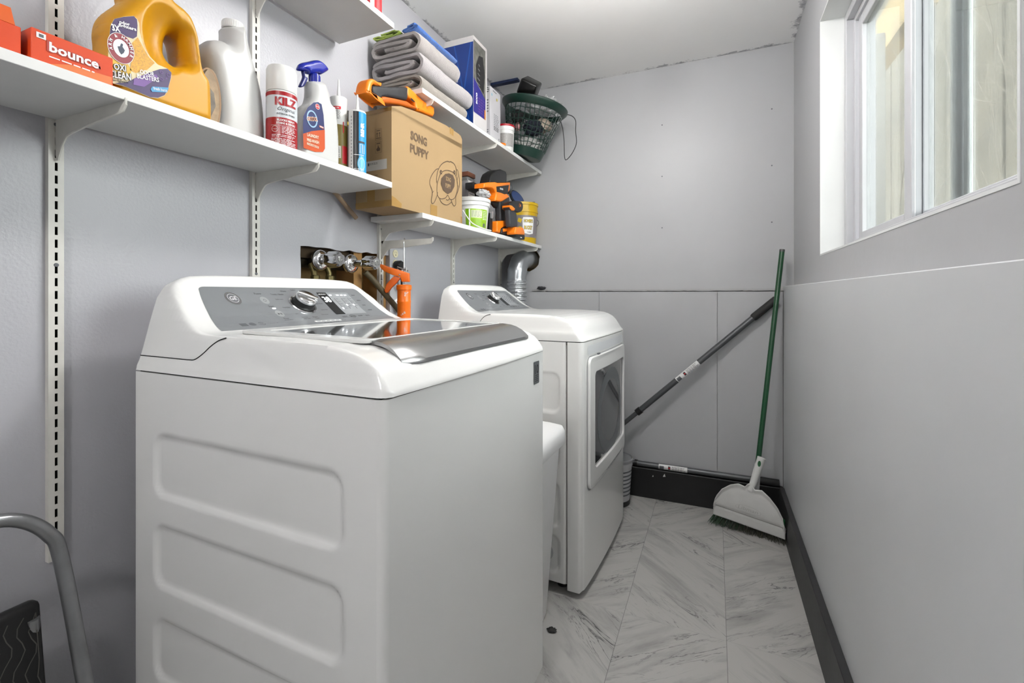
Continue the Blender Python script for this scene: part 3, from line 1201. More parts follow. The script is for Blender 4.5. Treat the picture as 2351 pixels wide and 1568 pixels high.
for i in range(n_):
    for j in (0, nv):
        bm.faces.new((rows[0][i][j], rows[1][i][j], rows[1][i + 1][j], rows[0][i + 1][j]))
ho = bmo('lid_handle', bm, SILVER, washer, smooth=R(50))
ho['label'] = 'brushed silver lid handle'
boxo('handle_shadow_gap', .60, .634, .10, MW - .075, 1.022, 1.036, DARKGREY, washer, .004)
# front badge
bd = Deco(0.0003)
def wfront(y, z, o):
    return Vector((MD - .003 + o + .0003, y, z))
by = MW - .062
bd.rrect(by - .019, .905, by + .019, .972 - .006, .003, mat('badge_dark', '#55585B', .35), 1)
bd.text('10', by, .945, .026, INK, 2, .03)
for i in range(4):
    bd.rect(by - .012, .912 + i * .005, by + .012, .9142 + i * .005, INK, 2)
bd.build('front_badge', wfront, washer)

# ---- dryer
dryer = thing('clothes_dryer', 'white front-loading dryer with glass door, behind the washing machine', 'clothes dryer', (-1.115, 1.718, 0), R(-2.5))
SHD = Shell([(.30, 1.070), (.45, 1.069), (.53, 1.065), (.565, 1.060), (.59, 1.052), (.61, 1.040), (.625, 1.024), (.636, 1.005), (.645, .988), (.655, .975), (.663, .972)], 0.9695, 0.0)
shell_mesh('top_cover', SHD, WHITE, dryer)
boxo('seam_gap', 0.006, MD - .014, 0.006, MW - .006, .955, .9705, GAP, dryer)
EMB2 = [(.322, .770, .252, .08, .034), (.322, .555, .252, .078, .034), (.322, .34, .252, .09, .034), (.322, .15, .252, .075, .034)]
machine_body(dryer, WHITE, .045, .9665, .599, EMB2)
# one-piece bowed front
bm = bmesh.new()
ring = []
r = .022
def front_x(v):
    return .664 + .010 * (1 - (2 * v / MW - 1) ** 2)
ring = [(.602, 0.0)]
for k in range(7):
    a = R(-90 + 15 * k)
    ring.append((.664 - r + r * math.cos(a), r + r * math.sin(a)))
for k in range(1, 20):
    v = r + (MW - 2 * r) * k / 20
    ring.append((front_x(v), v))
for k in range(7):
    a = R(0 + 15 * k)
    ring.append((.664 - r + r * math.cos(a), MW - r + r * math.sin(a)))
ring.append((.602, MW))
lo = [bm.verts.new((x, y, .025)) for x, y in ring]
lo2 = [bm.verts.new((x, y, .035)) for x, y in ring]
for v in lo:
    v.co.x = min(v.co.x, .650)
hi = [bm.verts.new((x, y, .9665)) for x, y in ring]
k = len(ring)
for A, B in ((lo, lo2), (lo2, hi)):
    for i in range(k):
        bm.faces.new((A[i], A[(i + 1) % k], B[(i + 1) % k], B[i]))
bm.faces.new(hi)
bm.faces.new(lo[::-1])
fp = bmo('front_panel', bm, WHITE, dryer, smooth=R(40))
boxo('seam_gap', .5985, .6025, .004, MW - .004, .05, .962, GAP, dryer)
for u in (.07, .56):
    for v in (.07, MW - .07):
        latheo('leveling_foot', [(.022, 0), (.022, .012), (.008, .014), (.008, .05)], BLACKM, dryer, 20, Matrix.Translation((u, v, 0)))
# door: dark surround groove, white door slab with window cut-out, dark glass, drum ring, handle recess
def dmap(v, z, o):
    return Vector((front_x(v) + o, v, z))
def bend(me_o, base):
    for vx in me_o.data.vertices:
        vx.co.x = vx.co.x + front_x(vx.co.y) - .664
def rr_pts(x0, x1, y0, y1, r, n=6):
    p = []
    for cx, cy, a in ((x1 - r, y1 - r, 0), (x0 + r, y1 - r, 90), (x0 + r, y0 + r, 180), (x1 - r, y0 + r, 270)):
        for k in range(n + 1):
            t = R(a + 90 * k / n)
            p.append((cx + r * math.cos(t), cy + r * math.sin(t)))
    return p
DV0, DV1, DZ0, DZ1 = .048, MW - .045, .395, .905
g = Deco(0.0004, 0.04)
g.poly(rr_pts(DV0 - .006, DV1 + .006, DZ0 - .006, DZ1 + .004, .035), mat('door_groove_grey', '#8C8E90', .5), 1)
g.rrect(DV0 + .002, .915, DV1 - .002, .952, .012, mat('recess_grey', '#CDCFD1', .4), 1)
g.build('door_recess', dmap, dryer)
WV0, WV1, WZ0_, WZ1_ = .112, MW - .070, .465, .842
me = slab_mesh('door', [rr_pts(DV0, DV1, DZ0, DZ1, .03), rr_pts(WV0, WV1, WZ0_, WZ1_, .02)[::-1]], .007, .004)
bm = bmesh.new()
bm.from_mesh(me)
bpy.data.meshes.remove(me)
bmesh.ops.subdivide_edges(bm, edges=[e for e in bm.edges if abs(e.verts[0].co.x - e.verts[1].co.x) > .1], cuts=8)
bmesh.ops.transform(bm, matrix=MYZ(.6675), verts=bm.verts[:])
door = bmo('door', bm, WHITE, dryer, smooth=R(40))
bend(door, 0)
DG = mat('dryer_door_glass', '#2A2C2E', 0.05, 0.0, coat=.6)
gd = Deco(0.0004, 0.03)
gd.rrect(WV0 - .004, WZ0_ - .004, WV1 + .004, WZ1_ + .004, .02, DG, 1)
gd.rrect(WV1 - .016, WZ0_, WV1 - .010, WZ1_, .002, mat('pane_trim', '#9A9C9E', .3), 3)
# tinted view of the drum rim behind the pane
vc, zc_ = (WV0 + WV1) / 2 + .01, .64
gd.ring(vc, zc_, .21, .05, mat('drum_rim_grey', '#5C5F61', .35), 2, .185, 48)
pane = gd.build('door_glass', lambda v, z, o: dmap(v, z, o + .001), door)
boxo('door_latch', .668, .678, .165, .19, .903, .911, INKG, door)
latheo('vent_knockout', [(.033, 0), (.0335, .0006), (.032, .001)], mat('knockout_ring', '#B8B9BA', .4), dryer, 40, Matrix.Translation((.51, .006, .15)) @ Matrix.Rotation(R(90), 4, 'X'))
pts = [(u, side_v(z) - .0002, z) for u, z in ((.196, 1.005), (.204, 1.020), (.213, 1.035), (.224, 1.050), (.238, 1.060), (.258, 1.066))]
tubeo('console_seam', catmull(pts, 5), .0011, GAP, dryer, 6)
console_panel(dryer, SHD, '', True)

# ================================================================== shelving
def standard(y, z0, z1, label):
    t_ = thing('shelf_standard', label, 'shelf standard', (XL, y, 0), 0, 'slotted shelf standards')
    bm = bmesh.new()
    d, wdt = .013, .0125
    # U channel
    box(bm, 0, d, -wdt, -wdt + .0016, z0, z1)
    box(bm, 0, d, wdt - .0016, wdt, z0, z1)
    # face plate pierced by slots: bars between slots
    pitch = .0265
    k = 0
    z = z0
    box(bm, d - .0016, d, -wdt + .0016, -.0024, z0, z1)
    box(bm, d - .0016, d, .0024, wdt - .0016, z0, z1)
    while z < z1:
        box(bm, d - .0016, d, -.0024, .0024, z, min(z + .0095, z1))
        z += pitch
    bmo('channel', bm, STEELW, t_)
    boxo('slot_backing', .0008, .002, -wdt + .002, wdt - .002, z0 + .001, z1 - .001, BLACK, t_)
    for zz in (z0 + .02, (z0 + z1) / 2, 1.21, z1 - .05):
        latheo('screw', [(.0042, 0), (.0038, .0016), (0, .002)], INKG, t_, 12, Matrix.Translation((d, 0, zz)) @ Matrix.Rotation(R(90), 4, 'Y'))
    return t_
standard(.497, .60, 2.40, 'slotted cream shelf standard left of the washing machine')
standard(.952, 1.175, 2.40, 'slotted cream shelf standard behind the bleach bottle')
standard(1.515, .70, 2.13, 'slotted shelf standard beside the chrome valve handles')
standard(2.085, .80, 2.2, 'slotted shelf standard above the dryer console, under the green-label pail')
standard(2.665, .90, 2.1, 'slotted shelf standard next to the silver duct')

def bracket(y, ztop, label, drop=.072, L=.25):
    """pressed steel shelf bracket under a shelf whose underside is at ztop."""
    t_ = thing('shelf_bracket', label, 'shelf bracket', (XL + .013, y, ztop), 0, 'shelf brackets')
    o = [(0, 0), (0, -drop), (.006, -drop - .012), (.012, -drop), (.022, -drop * .80), (.035, -drop * .60), (.05, -drop * .50), (.10, -.030), (.17, -.024), (L - .018, -.020), (L - .008, -.016), (L - .001, -.008), (L, .004), (L - .006, .004), (L - .008, 0)]
    slabo('arm', [o[::-1]], .0016, 0.0, STEELW, MXZ(0), t_)
    # folded front lip and rolled lower edge
    lip = [(p[0], 0, p[1]) for p in o[2:12]]
    tubeo('rolled_edge', catmull(lip, 3), .0022, STEELW, t_, 6)
    boxo('hook', -.012, .002, -.0012, .0012, -.05, -.01, STEELW, t_)
    return t_
def shelf(name_lbl, y0, y1, ztop, label, th=.019, x1=-1.0):
    o = boxo('shelf', 0, x1 - XL - .016, 0, y1 - y0, -th, 0, SHELFM, None, .0008, 1)
    o.location = (XL + .016, y0, ztop)
    tag(o, label, 'shelf', 'white wall shelves')
    return o
Z1, Z2, Z3, ZT = 1.528, 1.921, 1.454, 2.072
shelf('', .05, 1.27, Z1, 'long white shelf holding the detergent jug and spray bottles')
shelf('', .05, 1.28, ZT, 'highest white shelf, under the ceiling at the top left')
shelf('', 1.447, 2.742, Z2, 'white shelf under the folded towels and laundry basket')
shelf('', 1.447, 2.742, Z3, 'white shelf under the cardboard box and power tools')
bracket(.497, Z1 - .019, 'cream bracket under the shelf below the orange dryer sheet boxes')
bracket(.952, Z1 - .019, 'cream bracket under the shelf below the orange and blue trigger spray')
bracket(.952, ZT - .019, 'cream bracket cut by the top edge under the highest shelf')
bracket(1.515, Z2 - .019, 'bracket beneath the folded towels')
bracket(2.085, Z2 - .019, 'bracket under the towel shelf, above the cordless tools')
bracket(2.665, Z2 - .019, 'bracket at the far end of the towel shelf, under the green basket')
bracket(1.515, Z3 - .019, 'bracket beneath the cardboard box shelf at its near end')
bracket(2.085, Z3 - .019, 'bracket beneath the pail with the green label')
bracket(2.665, Z3 - .019, 'bracket above the silver duct, beneath the yellow bucket')
eb = bracket(1.515, 1.366, 'empty shelf bracket with the caulking gun hanging from it', .06)
#PART3

# ================================================================== goods on the shelves
def blob(name, loc, dims, m, parent=None, seed=0, amp=.25, freq=2.0, sub=5, rot=(0, 0, 0), fold=0.0):
    bm = bmesh.new()
    bmesh.ops.create_icosphere(bm, subdivisions=sub, radius=1.0)
    off = Vector((seed * 3.1, seed * 1.7, seed * 5.3))
    for v in bm.verts:
        n = v.co.normalized()
        k = 1 + amp * mnoise.noise(n * freq + off) + fold * abs(mnoise.noise(n * freq * 1.5 + off))
        v.co = Vector((n.x * dims[0] * k, n.y * dims[1] * k, n.z * dims[2] * k))
    M = Matrix.Translation(loc) @ Matrix.Rotation(rot[2], 4, 'Z') @ Matrix.Rotation(rot[1], 4, 'Y') @ Matrix.Rotation(rot[0], 4, 'X')
    bmesh.ops.transform(bm, matrix=M, verts=bm.verts[:])
    return bmo(name, bm, m, parent, smooth=R(80))

# ---- dryer sheet boxes
ALB = 0.66      # shelf goods' base colours darkened to offset overexposing light there
OBOX = mat('orange_card', '#EC4A00', 0.6)
OBOX2 = mat('orange_card_light', '#F27A24', 0.45)
t = thing('dryer_sheet_box', 'orange dryer sheet box with rounded white lettering beside the yellow jug', 'box', (-1.02, .375, Z1))
H = .058
boxo('carton', -.11, 0, 0, .112, 0, H, OBOX, t, .001, 1)
d = Deco()
d.poly([(.01, .002), (.11, .002), (.11, .022), (.05, .018)], OBOX2, 1)
d.text('bounce', .056, .036, .0195, mat('lettering_outline_red', '#C23A2A', .5), 2, .075, 0, .074)
d.text('bounce', .056, .036, .0165, WINK, 3, .028, 0, .068)
d.lines(.022, .085, .017, .022, 1, WINK, 2, .4)
d.rect(.006, .044, .018, .053, WINK, 2)
d.rect(.009, .046, .015, .051, INKG, 3)
d.build('front_print', lambda a, b, o: Vector((o + .0002, a, b)), t)
t = thing('dryer_sheet_box', 'open orange box at the far left end of the shelf', 'box', (-1.025, .235, Z1))
boxo('carton', -.11, 0, 0, .13, 0, .052, OBOX, t, .001, 1)
fl = boxo('flap', -.002, 0, 0, .12, 0, .035, mat('orange_flap', '#E8682A', .45), t)
fl.location = (0, .003, .052)
fl.rotation_euler = (0, R(-25), 0)
boxo('open_inside', -.105, -.006, .004, .126, .0522, .0528, mat('dark_box_inside', '#2A2418', .8), t)
t = thing('flat_black_box', 'dark box lying behind the orange dryer sheet boxes', 'box', (-1.15, .30, Z1))
boxo('carton', -.05, .015, 0, .20, 0, .075, mat('dark_card', '#2B2720', .7), t, .002, 1)

# ---- yellow detergent jug
YEL = mat('yellow_hdpe', '#E6A400', 0.42)
JX0 = -1.085
def J(px, py):
    return sx(px, py, JX0 + .020)
jt = thing('detergent_jug', 'big yellow laundry detergent jug with purple label', 'detergent jug', (0, 0, 0))
out = [(246, 260), (243, 190), (246, 130), (248, 90), (246, 55), (255, 25), (285, 2), (300, -12), (305, -35), (385, -38), (392, -5), (418, 18), (440, 45), (456, 90), (461, 130), (467, 165), (481, 190), (485, 225), (484, 300), (482, 350), (420, 345), (300, 300)]
o1 = [J(*p) for p in out]
zmin = Z1 + .0005
o1 = [(y, max(z, zmin)) for y, z in o1]
# straighten the base
o1 = [p for p in o1[:-4]] + [(o1[17][0], zmin + .01), (o1[17][0] - .012, zmin), (o1[0][0] + .012, zmin), (o1[0][0], zmin + .012)]
holep = [(404, 72), (416, 84), (423, 118), (426, 142), (414, 149), (400, 144), (393, 115), (396, 84)]
h1 = [J(*p) for p in holep]
inflate('body', [o1, h1[::-1]], .056, .026, YEL, MYZ(JX0 - .012), jt, .003, 4, .5, [(*J(368, 95), .045, .072, .030)])
cp = J(350, -35)
latheo('cap', [(.041, 0), (.043, .002), (.043, .036), (.040, .040), (0, .040)], mat('purple_cap', '#A43FC8', .35), jt, 40, Matrix.Translation((JX0 - .012, J(350, 0)[0], J(392, 12)[1])))
# label in its own plane coordinates (photo-traced outline on the jug's flat face)
XF = JX0 + .0445
PUR = mat('purple_print', '#36105F', .4)
PUR2 = mat('violet_print', '#77489F', .4)
CREAM = mat('cream_print', '#F4E3B4', .4)
GOLD = mat('gold_print', '#E8A81C', .4, var=(300, .35))
def JL(px, py):
    return sx(px, py, XF)
def PX(cr):      # crop (230,0) scale 5.6
    return (230 + cr[0] / 5.6, cr[1] / 5.6)
d = Deco(.0004)
lab = [(100, 620), (130, 330), (175, 245), (300, 215), (430, 205), (480, 250), (500, 300), (510, 420), (560, 600), (640, 730), (740, 830), (860, 880), (915, 930), (912, 1000), (870, 1150), (830, 1230), (740, 1265), (640, 1255), (330, 1120), (130, 1062), (110, 1000)]
d.poly([JL(*PX(p)) for p in lab], CREAM, 1)
d.poly([JL(*PX(p)) for p in [(105, 585), (135, 330), (180, 245), (300, 218), (430, 208), (470, 250), (478, 330), (470, 470), (420, 500), (300, 460), (180, 540)]], PUR, 2)
d.poly([JL(*PX(p)) for p in [(400, 560), (480, 480), (545, 600), (620, 730), (700, 810), (600, 900), (450, 940), (380, 900), (400, 760)]], GOLD, 2)
d.poly([JL(*PX(p)) for p in [(120, 760), (330, 790), (400, 900), (380, 1010), (140, 900)]], mat('yellow_print', '#F0C02A', .4), 2)
d.poly([JL(*PX(p)) for p in [(330, 1060), (480, 990), (640, 930), (760, 890), (860, 885), (912, 935), (905, 1000), (865, 1150), (825, 1225), (740, 1258), (640, 1250), (340, 1118), (180, 1070)]], PUR, 3)
d.poly([JL(*PX(p)) for p in [(430, 1010), (600, 950), (720, 960), (740, 1000), (560, 1120), (420, 1090)]], PUR2, 4)
def jt_text(s_, a, h, w_, m_, L_=5, rot=0, bold=.02, shear=0):
    y, z = JL(*PX(a))
    k = .00024 / 1.0
    d.text(s_, y, z, h, m_, L_, bold, rot, w_, shear)
RT = R(12)
jt_text('3X', (195, 365), .0125, .014, WINK, 5, RT, .04)
jt_text('odor', (305, 300), .0062, .018, WINK, 5, RT, .03)
jt_text('fighters', (345, 358), .0082, .030, WINK, 5, RT, .03)
c0 = JL(*PX((262, 625)))
d.disk(c0[0], c0[1], .0220, mat('crimson_print', '#9C1B30', .4), 4, .0285)
d.ring(c0[0], c0[1], .0220, .0008, WINK, 5, .0285)
d.disk(c0[0], c0[1], .0130, WINK, 5, .0165)
d.poly([(c0[0] + a * .001, c0[1] + b * .001) for a, b in ((-6, 1), (-2, 3), (0, 10), (3, 9), (2, 4), (6, -1), (4, -7), (0, -12), (-3, -8))], mat('navy_print', '#2A3A55', .4), 6)
for i, ch in enumerate('ARM & HAMMER'):
    a = R(200 - i * 20)
    d.text(ch, c0[0] + .0176 * math.cos(a), c0[1] + .0226 * math.sin(a), .0055 if ch != ' ' else .001, WINK, 6, .03, a - R(90)) if ch != ' ' else None
jt_text('OXI', (245, 870), .0125, .022, INK, 5, RT, .09, .15)
jt_text('OXI', (245, 870), .0115, .020, WINK, 6, RT, .02, .15)
jt_text('CLEAN', (250, 970), .0145, .038, INK, 5, RT, .09, .15)
jt_text('CLEAN', (250, 970), .0135, .036, WINK, 6, RT, .02, .15)
jt_text('stain fighters', (235, 1045), .006, .032, INK, 5, RT, .02)
jt_text('ODOR', (595, 940), .0085, .026, WINK, 6, RT, .02, .15)
jt_text('BLASTERS', (610, 1005), .009, .040, WINK, 6, RT, .02, .15)
for a, r_ in (((780, 930), .003), ((875, 968), .004), ((785, 1020), .003), ((845, 1012), .0015)):
    y, z = JL(*PX(a))
    d.ring(y, z, r_, .0008, PUR2, 6)
BL = mat('sky_blue_print', '#3FA4DC', .4)
d.poly([JL(*PX(p)) for p in [(660, 1115), (875, 1130), (850, 1192), (660, 1182), (640, 1150)]], BL, 6)
jt_text('fresh burst', (765, 1152), .006, .026, WINK, 7, RT, .01)
d.build('label', lambda a, b, o: Vector((XF + o, a, b)), jt, 'purple and gold printed label')

# ---- white bleach-style bottle
BX = -1.128
bt = thing('bleach_bottle', 'tall white bottle with ribbed cap, right of the yellow jug', 'bottle', (0, 0, 0))
out = [(492, 240), (478, 160), (468, 118), (476, 98), (492, 88), (512, 90), (523, 97), (527, 84), (528, 66), (529, 57), (566, 57), (568, 66), (571, 90), (579, 125), (590, 165), (603, 220), (609, 280), (610, 320)]
o1 = [sx(p[0], p[1], BX + .014) for p in out]
o1 = o1 + [(o1[-1][0], zmin + .012), (o1[-1][0] - .012, zmin), (o1[0][0] + .012, zmin), (o1[0][0], zmin + .012)]
WB = mat('white_hdpe', '#D9D9D7', .35)
inflate('body', [o1], .046, .036, WB, MYZ(BX - .012), bt, .0035, 4, .5)
cy, cz = sx(547, 62, BX + .008)
bm = bmesh.new()
lathe(bm, [(.024, 0), (.0255, .002), (.0255, .017), (.024, .020), (0, .020)], 40, Matrix.Translation((BX - .012, cy, cz - .006)))
for k in range(36):
    a = 2 * PI * k / 36
    tube(bm, [(BX - .012 + .0255 * math.cos(a), cy + .0255 * math.sin(a), cz - .003), (BX - .012 + .0255 * math.cos(a), cy + .0255 * math.sin(a), cz + .010)], .0008, 4)
bmo('cap', bm, WHITE_PL, bt)
d = Deco(.0004)
yy, zz = sx(488, 215, BX + .03)
d.disk(yy - .006, zz - .02, .024, mat('faded_label_tan', '#B59A77', .6, var=(40, .25)), 1, .075)
d.ring(yy - .012, zz - .02, .030, .004, mat('label_brown_edge', '#A8835C', .6), 2, .075)
d.poly([(yy - .012 + a, zz - .02 + b) for a, b in ((-.02, .02), (-.004, .035), (.012, .02), (.016, -.01), (.004, -.04), (-.012, -.03))], mat('label_grey', '#7D7468', .6, var=(60, .3)), 3)
d.build('label', lambda a, b, o: Vector((BX - .012 + .0462 + o, a, b)), bt, 'faded tan oval label')

def curved(d, name, cx, cy, r, parent, phi0, label=None):
    """wrap printed matter round an upright cylinder; u = arc length from direction phi0."""
    return d.build(name, lambda u, v, o: Vector((cx + (r + o + .0002) * math.cos(phi0 + u / r), cy + (r + o + .0002) * math.sin(phi0 + u / r), v)), parent, label)

# ---- spray primer can
t = thing('spray_paint_can', 'red and white spray can with tall white cap', 'spray can', (-1.062, .886, Z1))
r = .0375
latheo('can', [(r - .003, 0), (r, .003), (r, .150), (r - .002, .155)], WHITE_PL, t, 56)
latheo('cap', [(r - .001, .1555), (r, .157), (r, .214), (r - .003, .222), (r - .012, .226), (0, .227)], WHITE_PL, t, 56)
d = Deco(.0003, .006)
KR = mat('primer_red', '#B0131F', .3)
cam_phi = math.atan2(-.886, 1.062)
d.rect(-r * 1.9, .003, r * 1.9, .082, KR, 1)
d.rect(-r * 1.9, .082, r * 1.9, .140, mat('primer_label_white', '#E2E8EE', .35), 1)
d.rect(-r * 1.9, .140, r * 1.9, .150, KR, 2)
d.text('KILZ', .008, .124, .022, KR, 3, .055, 0, .056)
d.text('Original', .008, .103, .0125, INK, 3, 0, 0, .044, .35)
d.text('INTERIOR PRIMER', .008, .091, .0048, INK, 3, .01, 0, .046)
d.text('BLOCKS HEAVY', .008, .075, .0055, WINK, 3, .03, 0, .045)
d.text('STAINS & ODORS', .008, .067, .0055, WINK, 3, .03, 0, .048)
d.ring(-.020, .051, .008, .0008, WINK, 3)
d.text('1 hour', -.020, .051, .003, WINK, 3)
d.rect(-.03, .0605, .04, .0612, WINK, 3)
d.rect(-.008, .038, -.0074, .060, WINK, 3)
d.lines(-.004, .036, .040, .059, 5, WINK, 3, .4, .2, 2)
d.lines(-.028, .036, .030, .038, 2, WINK, 3, .35, .2, 3)
d.lines(-.030, .036, .010, .028, 5, WINK, 3, .4, .3, 4)
d.text('OIL-BASED PRIMER', .008, .0065, .0042, WINK, 3, .02, 0, .05)
curved(d, 'label', 0, 0, r, t, cam_phi + .1, 'red and white printed wrap')

# ---- trigger spray bottle
t = thing('trigger_spray_bottle', 'white trigger spray bottle with blue head and orange label', 'spray bottle', (0, 0, 0))
TX = -1.075
def TP(p):       # crop (590,130) scale 6.533
    return sx(590 + p[0] / 6.533, 130 + p[1] / 6.533, TX)
bp = [(568, 1300), (566, 1050), (570, 900), (640, 760), (720, 690), (750, 600), (758, 500), (755, 400), (762, 375), (880, 372), (955, 405), (985, 470), (1030, 600), (1050, 710), (1110, 770), (1130, 850), (1145, 1000), (1165, 1300)]
o1 = [TP(p) for p in bp]
o1 += [(o1[-1][0], zmin + .012), (o1[-1][0] - .012, zmin), (o1[0][0] + .01, zmin), (o1[0][0], zmin + .012)]
inflate('bottle', [o1], .030, .024, WB, MYZ(TX), t, .003)
BLUE = mat('blue_trigger', '#1226A8', .25, coat=.3)
a = TP((768, 372)); b = TP((955, 405)); c = TP((765, 250))
ym = (a[0] + b[0]) / 2
bm = bmesh.new()
rad = .0155
lathe(bm, [(rad, a[1] - .006), (rad, c[1] + .004), (rad - .002, c[1] + .006)], 36, Matrix.Translation((TX, ym, 0)))
for k in range(24):
    q = 2 * PI * k / 24
    tube(bm, [(TX + rad * math.cos(q), ym + rad * math.sin(q), a[1] - .004), (TX + rad * math.cos(q), ym + rad * math.sin(q), c[1] + .002)], .001, 4)
bmo('collar', bm, BLUE, t)
hp_ = [(615, 150), (650, 100), (760, 75), (850, 55), (920, 65), (1000, 130), (1045, 200), (1035, 225), (950, 272), (900, 258), (770, 268), (740, 240), (690, 222), (635, 215), (612, 185)]
inflate('trigger_head', [[TP(p) for p in hp_]], .015, .012, BLUE, MYZ(TX), t, .0018)
hp_ = [(675, 220), (700, 222), (710, 300), (745, 320), (735, 370), (690, 450), (650, 460), (632, 440), (665, 370), (690, 300)]
slabo('trigger', [[TP(p) for p in hp_]], .006, .003, mat('blue_trigger_dark', '#0C1A72', .35), MYZ(TX), t, 2, 2)
d = Deco(.0004)
lab = [(568, 1060), (575, 920), (640, 790), (730, 715), (800, 708), (850, 740), (880, 900), (895, 1120), (900, 1400), (870, 1450), (750, 1450), (575, 1390)]
NAV = mat('navy_label', '#1C2A66', .35)
ORL = mat('orange_label', '#CF5216', .35)
d.poly([TP(p) for p in lab], NAV, 1)
d.poly([TP(p) for p in [(568, 1180), (700, 1140), (897, 1120), (900, 1400), (870, 1450), (750, 1450), (575, 1390)]], ORL, 2)
y, z = TP((785, 778)); d.disk(y, z, .0075, RED, 3); d.ring(y, z, .0078, .0008, WINK, 4); d.text('$1.25', y, z, .004, WINK, 5, .02)
y, z = TP((705, 960)); d.ring(y, z, .019, .004, mat('pale_splash', '#9FC4E4', .4), 3, .024)
d.text('OXYDOL', y, z, .0125, WINK, 4, .07, R(16), .040, .2); d.text('OXYDOL', y, z, .0105, mat('brown_orange_print', '#B86A34', .4), 5, .04, R(16), .037, .2)
y, z = TP((845, 1080)); d.rect(y - .008, z - .003, y + .008, z + .003, ORL, 3); d.text('NEW!', y, z, .0042, WINK, 5, .03)
y, z = TP((715, 1215)); d.text('LAUNDRY', y, z, .009, mat('cream_lettering', '#F2E0C8', .5), 5, .03, R(6), .042)
y, z = TP((715, 1290)); d.text('PRE-WASH', y, z, .009, MATS['cream_lettering'], 5, .03, R(6), .043)
y, z = TP((715, 1355)); d.rect(y - .021, z - .003, y + .021, z + .003, MATS['cream_lettering'], 4); d.text('STAIN REMOVER', y, z, .004, ORL, 5, .01, 0, .038)
d.build('label', lambda a, b, o: Vector((TX + .0305 + o, a, b)), t, 'navy and orange printed label')

# ---- caulk tubes
def caulk(name_l, loc, h, hn, deco, phi):
    t = thing('caulk_tube', name_l, 'caulk tube', loc)
    r = .0265
    latheo('cartridge', [(r - .003, 0), (r, .001), (r, h - .002), (r - .002, h)], WHITE_PL, t, 44)
    latheo('nozzle', [(.0075, h - .001), (.0075, h + .004), (.006, h + .006), (.0022, h + hn), (0, h + hn)], WHITE_PL, t, 20)
    d = Deco(.0003, .006)
    deco(d)
    curved(d, 'label', 0, 0, r, t, phi)
    return t
def dA(d):
    G = mat('olive_gold_print', '#8F7D38', .4)
    d.rect(-.045, .085, .045, .150, G, 1)
    d.rect(-.045, .020, .045, .085, G, 1)
    d.rect(-.030, .045, .004, .083, mat('pale_print', '#E8E6E0', .4), 2)
    d.lines(-.028, .002, .047, .081, 10, INK, 3, .4, .1, 5)
    d.lines(-.028, .004, .166, .196, 8, INK, 3, .35, .1, 6)
    d.rect(-.028, .197, .004, .206, RED, 2)
    d.lines(-.024, 0, .1995, .2035, 1, WINK, 3, .5, .1, 9)
    d.rect(.008, .03, .03, .085, RED, 3)
    d.rect(.010, .125, .013, .160, RED, 4)
    for i in range(9):
        d.rect(-.024 + i * .0028, .003, -.0228 + i * .0028 + (i % 3) * .0004, .017, INK, 2)
caulk('white and gold caulk tube with red band, left of the blue one', (-1.09, 1.119, Z1), .240, .060, dA, math.atan2(-1.119, 1.09) + .1)
def dB(d):
    CY = mat('cyan_print', '#1E9ED8', .35)
    d.rect(-.014, .004, .003, .190, mat('black_print', '#17191C', .35), 1)
    d.rect(.003, .004, .045, .190, CY, 1)
    d.text('BEHR', .014, .135, .012, WINK, 4, .05, R(90), .044)
    d.rect(-.001, .092, .022, .098, INK, 3)
    d.path([(.006, .06), (.006, .088), (.014, .088), (.014, .06), (.02, .06), (.02, .088)], .0016, WINK, 4)
    d.disk(.012, .028, .013, mat('cyan_light', '#6CC6EC', .35), 2, .024)
    d.ring(.012, .028, .010, .001, WINK, 3, .018)
    d.rect(-.012, .054, .02, .0555, WINK, 3)
    for i in range(16):
        d.rect(-.021, .012 + i * .0105, -.0188, .018 + i * .0105, INKG, 2)
    d.lines(-.012, .02, .005, .013, 2, WINK, 4, .4, .1, 8)
caulk('white, black and cyan caulk tube nearest the cardboard box', (-1.035, 1.142, Z1), .196, .056, dB, math.atan2(-1.142, 1.035) + .05)
# ---- black tool behind the tubes
t = thing('battery_pack', 'black battery pack with yellow trim behind the caulk tubes', 'battery pack', (-1.165, 1.20, Z1))
M_ = MYZ(-1.165)
def BP(px, py):
    return sx(px, py, -1.165)
boxo('lower_shell', -.035, .035, -.045, .05, 0, .19, mat('dark_tool_body', '#24211C', .5), t, .008, 2)
boxo('yellow_trim', -.036, .036, -.046, .051, .19, .202, mat('tool_yellow', '#D8B400', .4), t, .002, 1)
boxo('battery', -.032, .032, -.04, .04, .202, .245, BLACK, t, .010, 3)

# ---- cardboard box
CARD = mat('cardboard', '#B09268', 0.8, var=(3.5, .05), bump=(120, .0002))
TAPE = mat('packing_tape', '#B08A4E', .25)
cb = thing('cardboard_box', 'large brown cardboard box printed with a hound head, overhanging the shelf end', 'cardboard box', (-1.020, 1.292, Z3), R(-2.4))
BW, BD, BH = .452, .165, .343
bm = bmesh.new()
prof = [(0, 0), (BW, 0), (BW, BH), (0, BH)]
me = slab_mesh('b', [prof], BD / 2, .0012, 1)
bm.from_mesh(me)
bmesh.ops.transform(bm, matrix=MYZ(-BD / 2), verts=bm.verts[:])
bmo('carton', bm, CARD, cb)
me = slab_mesh('b', [[(.0, BH - .02), (BW, BH - .02), (BW, .364), (BW - .012, .377), (.42, .380), (.33, .385), (.20, .380), (.05, .361), (0, BH)]], .002, 0)
bm = bmesh.new()
bm.from_mesh(me)
bmesh.ops.transform(bm, matrix=MYZ(-.002), verts=bm.verts[:])
bmo('top_flap', bm, CARD, cb)
d = Deco(.0003)
CINK = mat('carton_brown_ink', '#5E4A38', .7)
CINK2 = mat('carton_faded_ink', '#6B543C', .7)
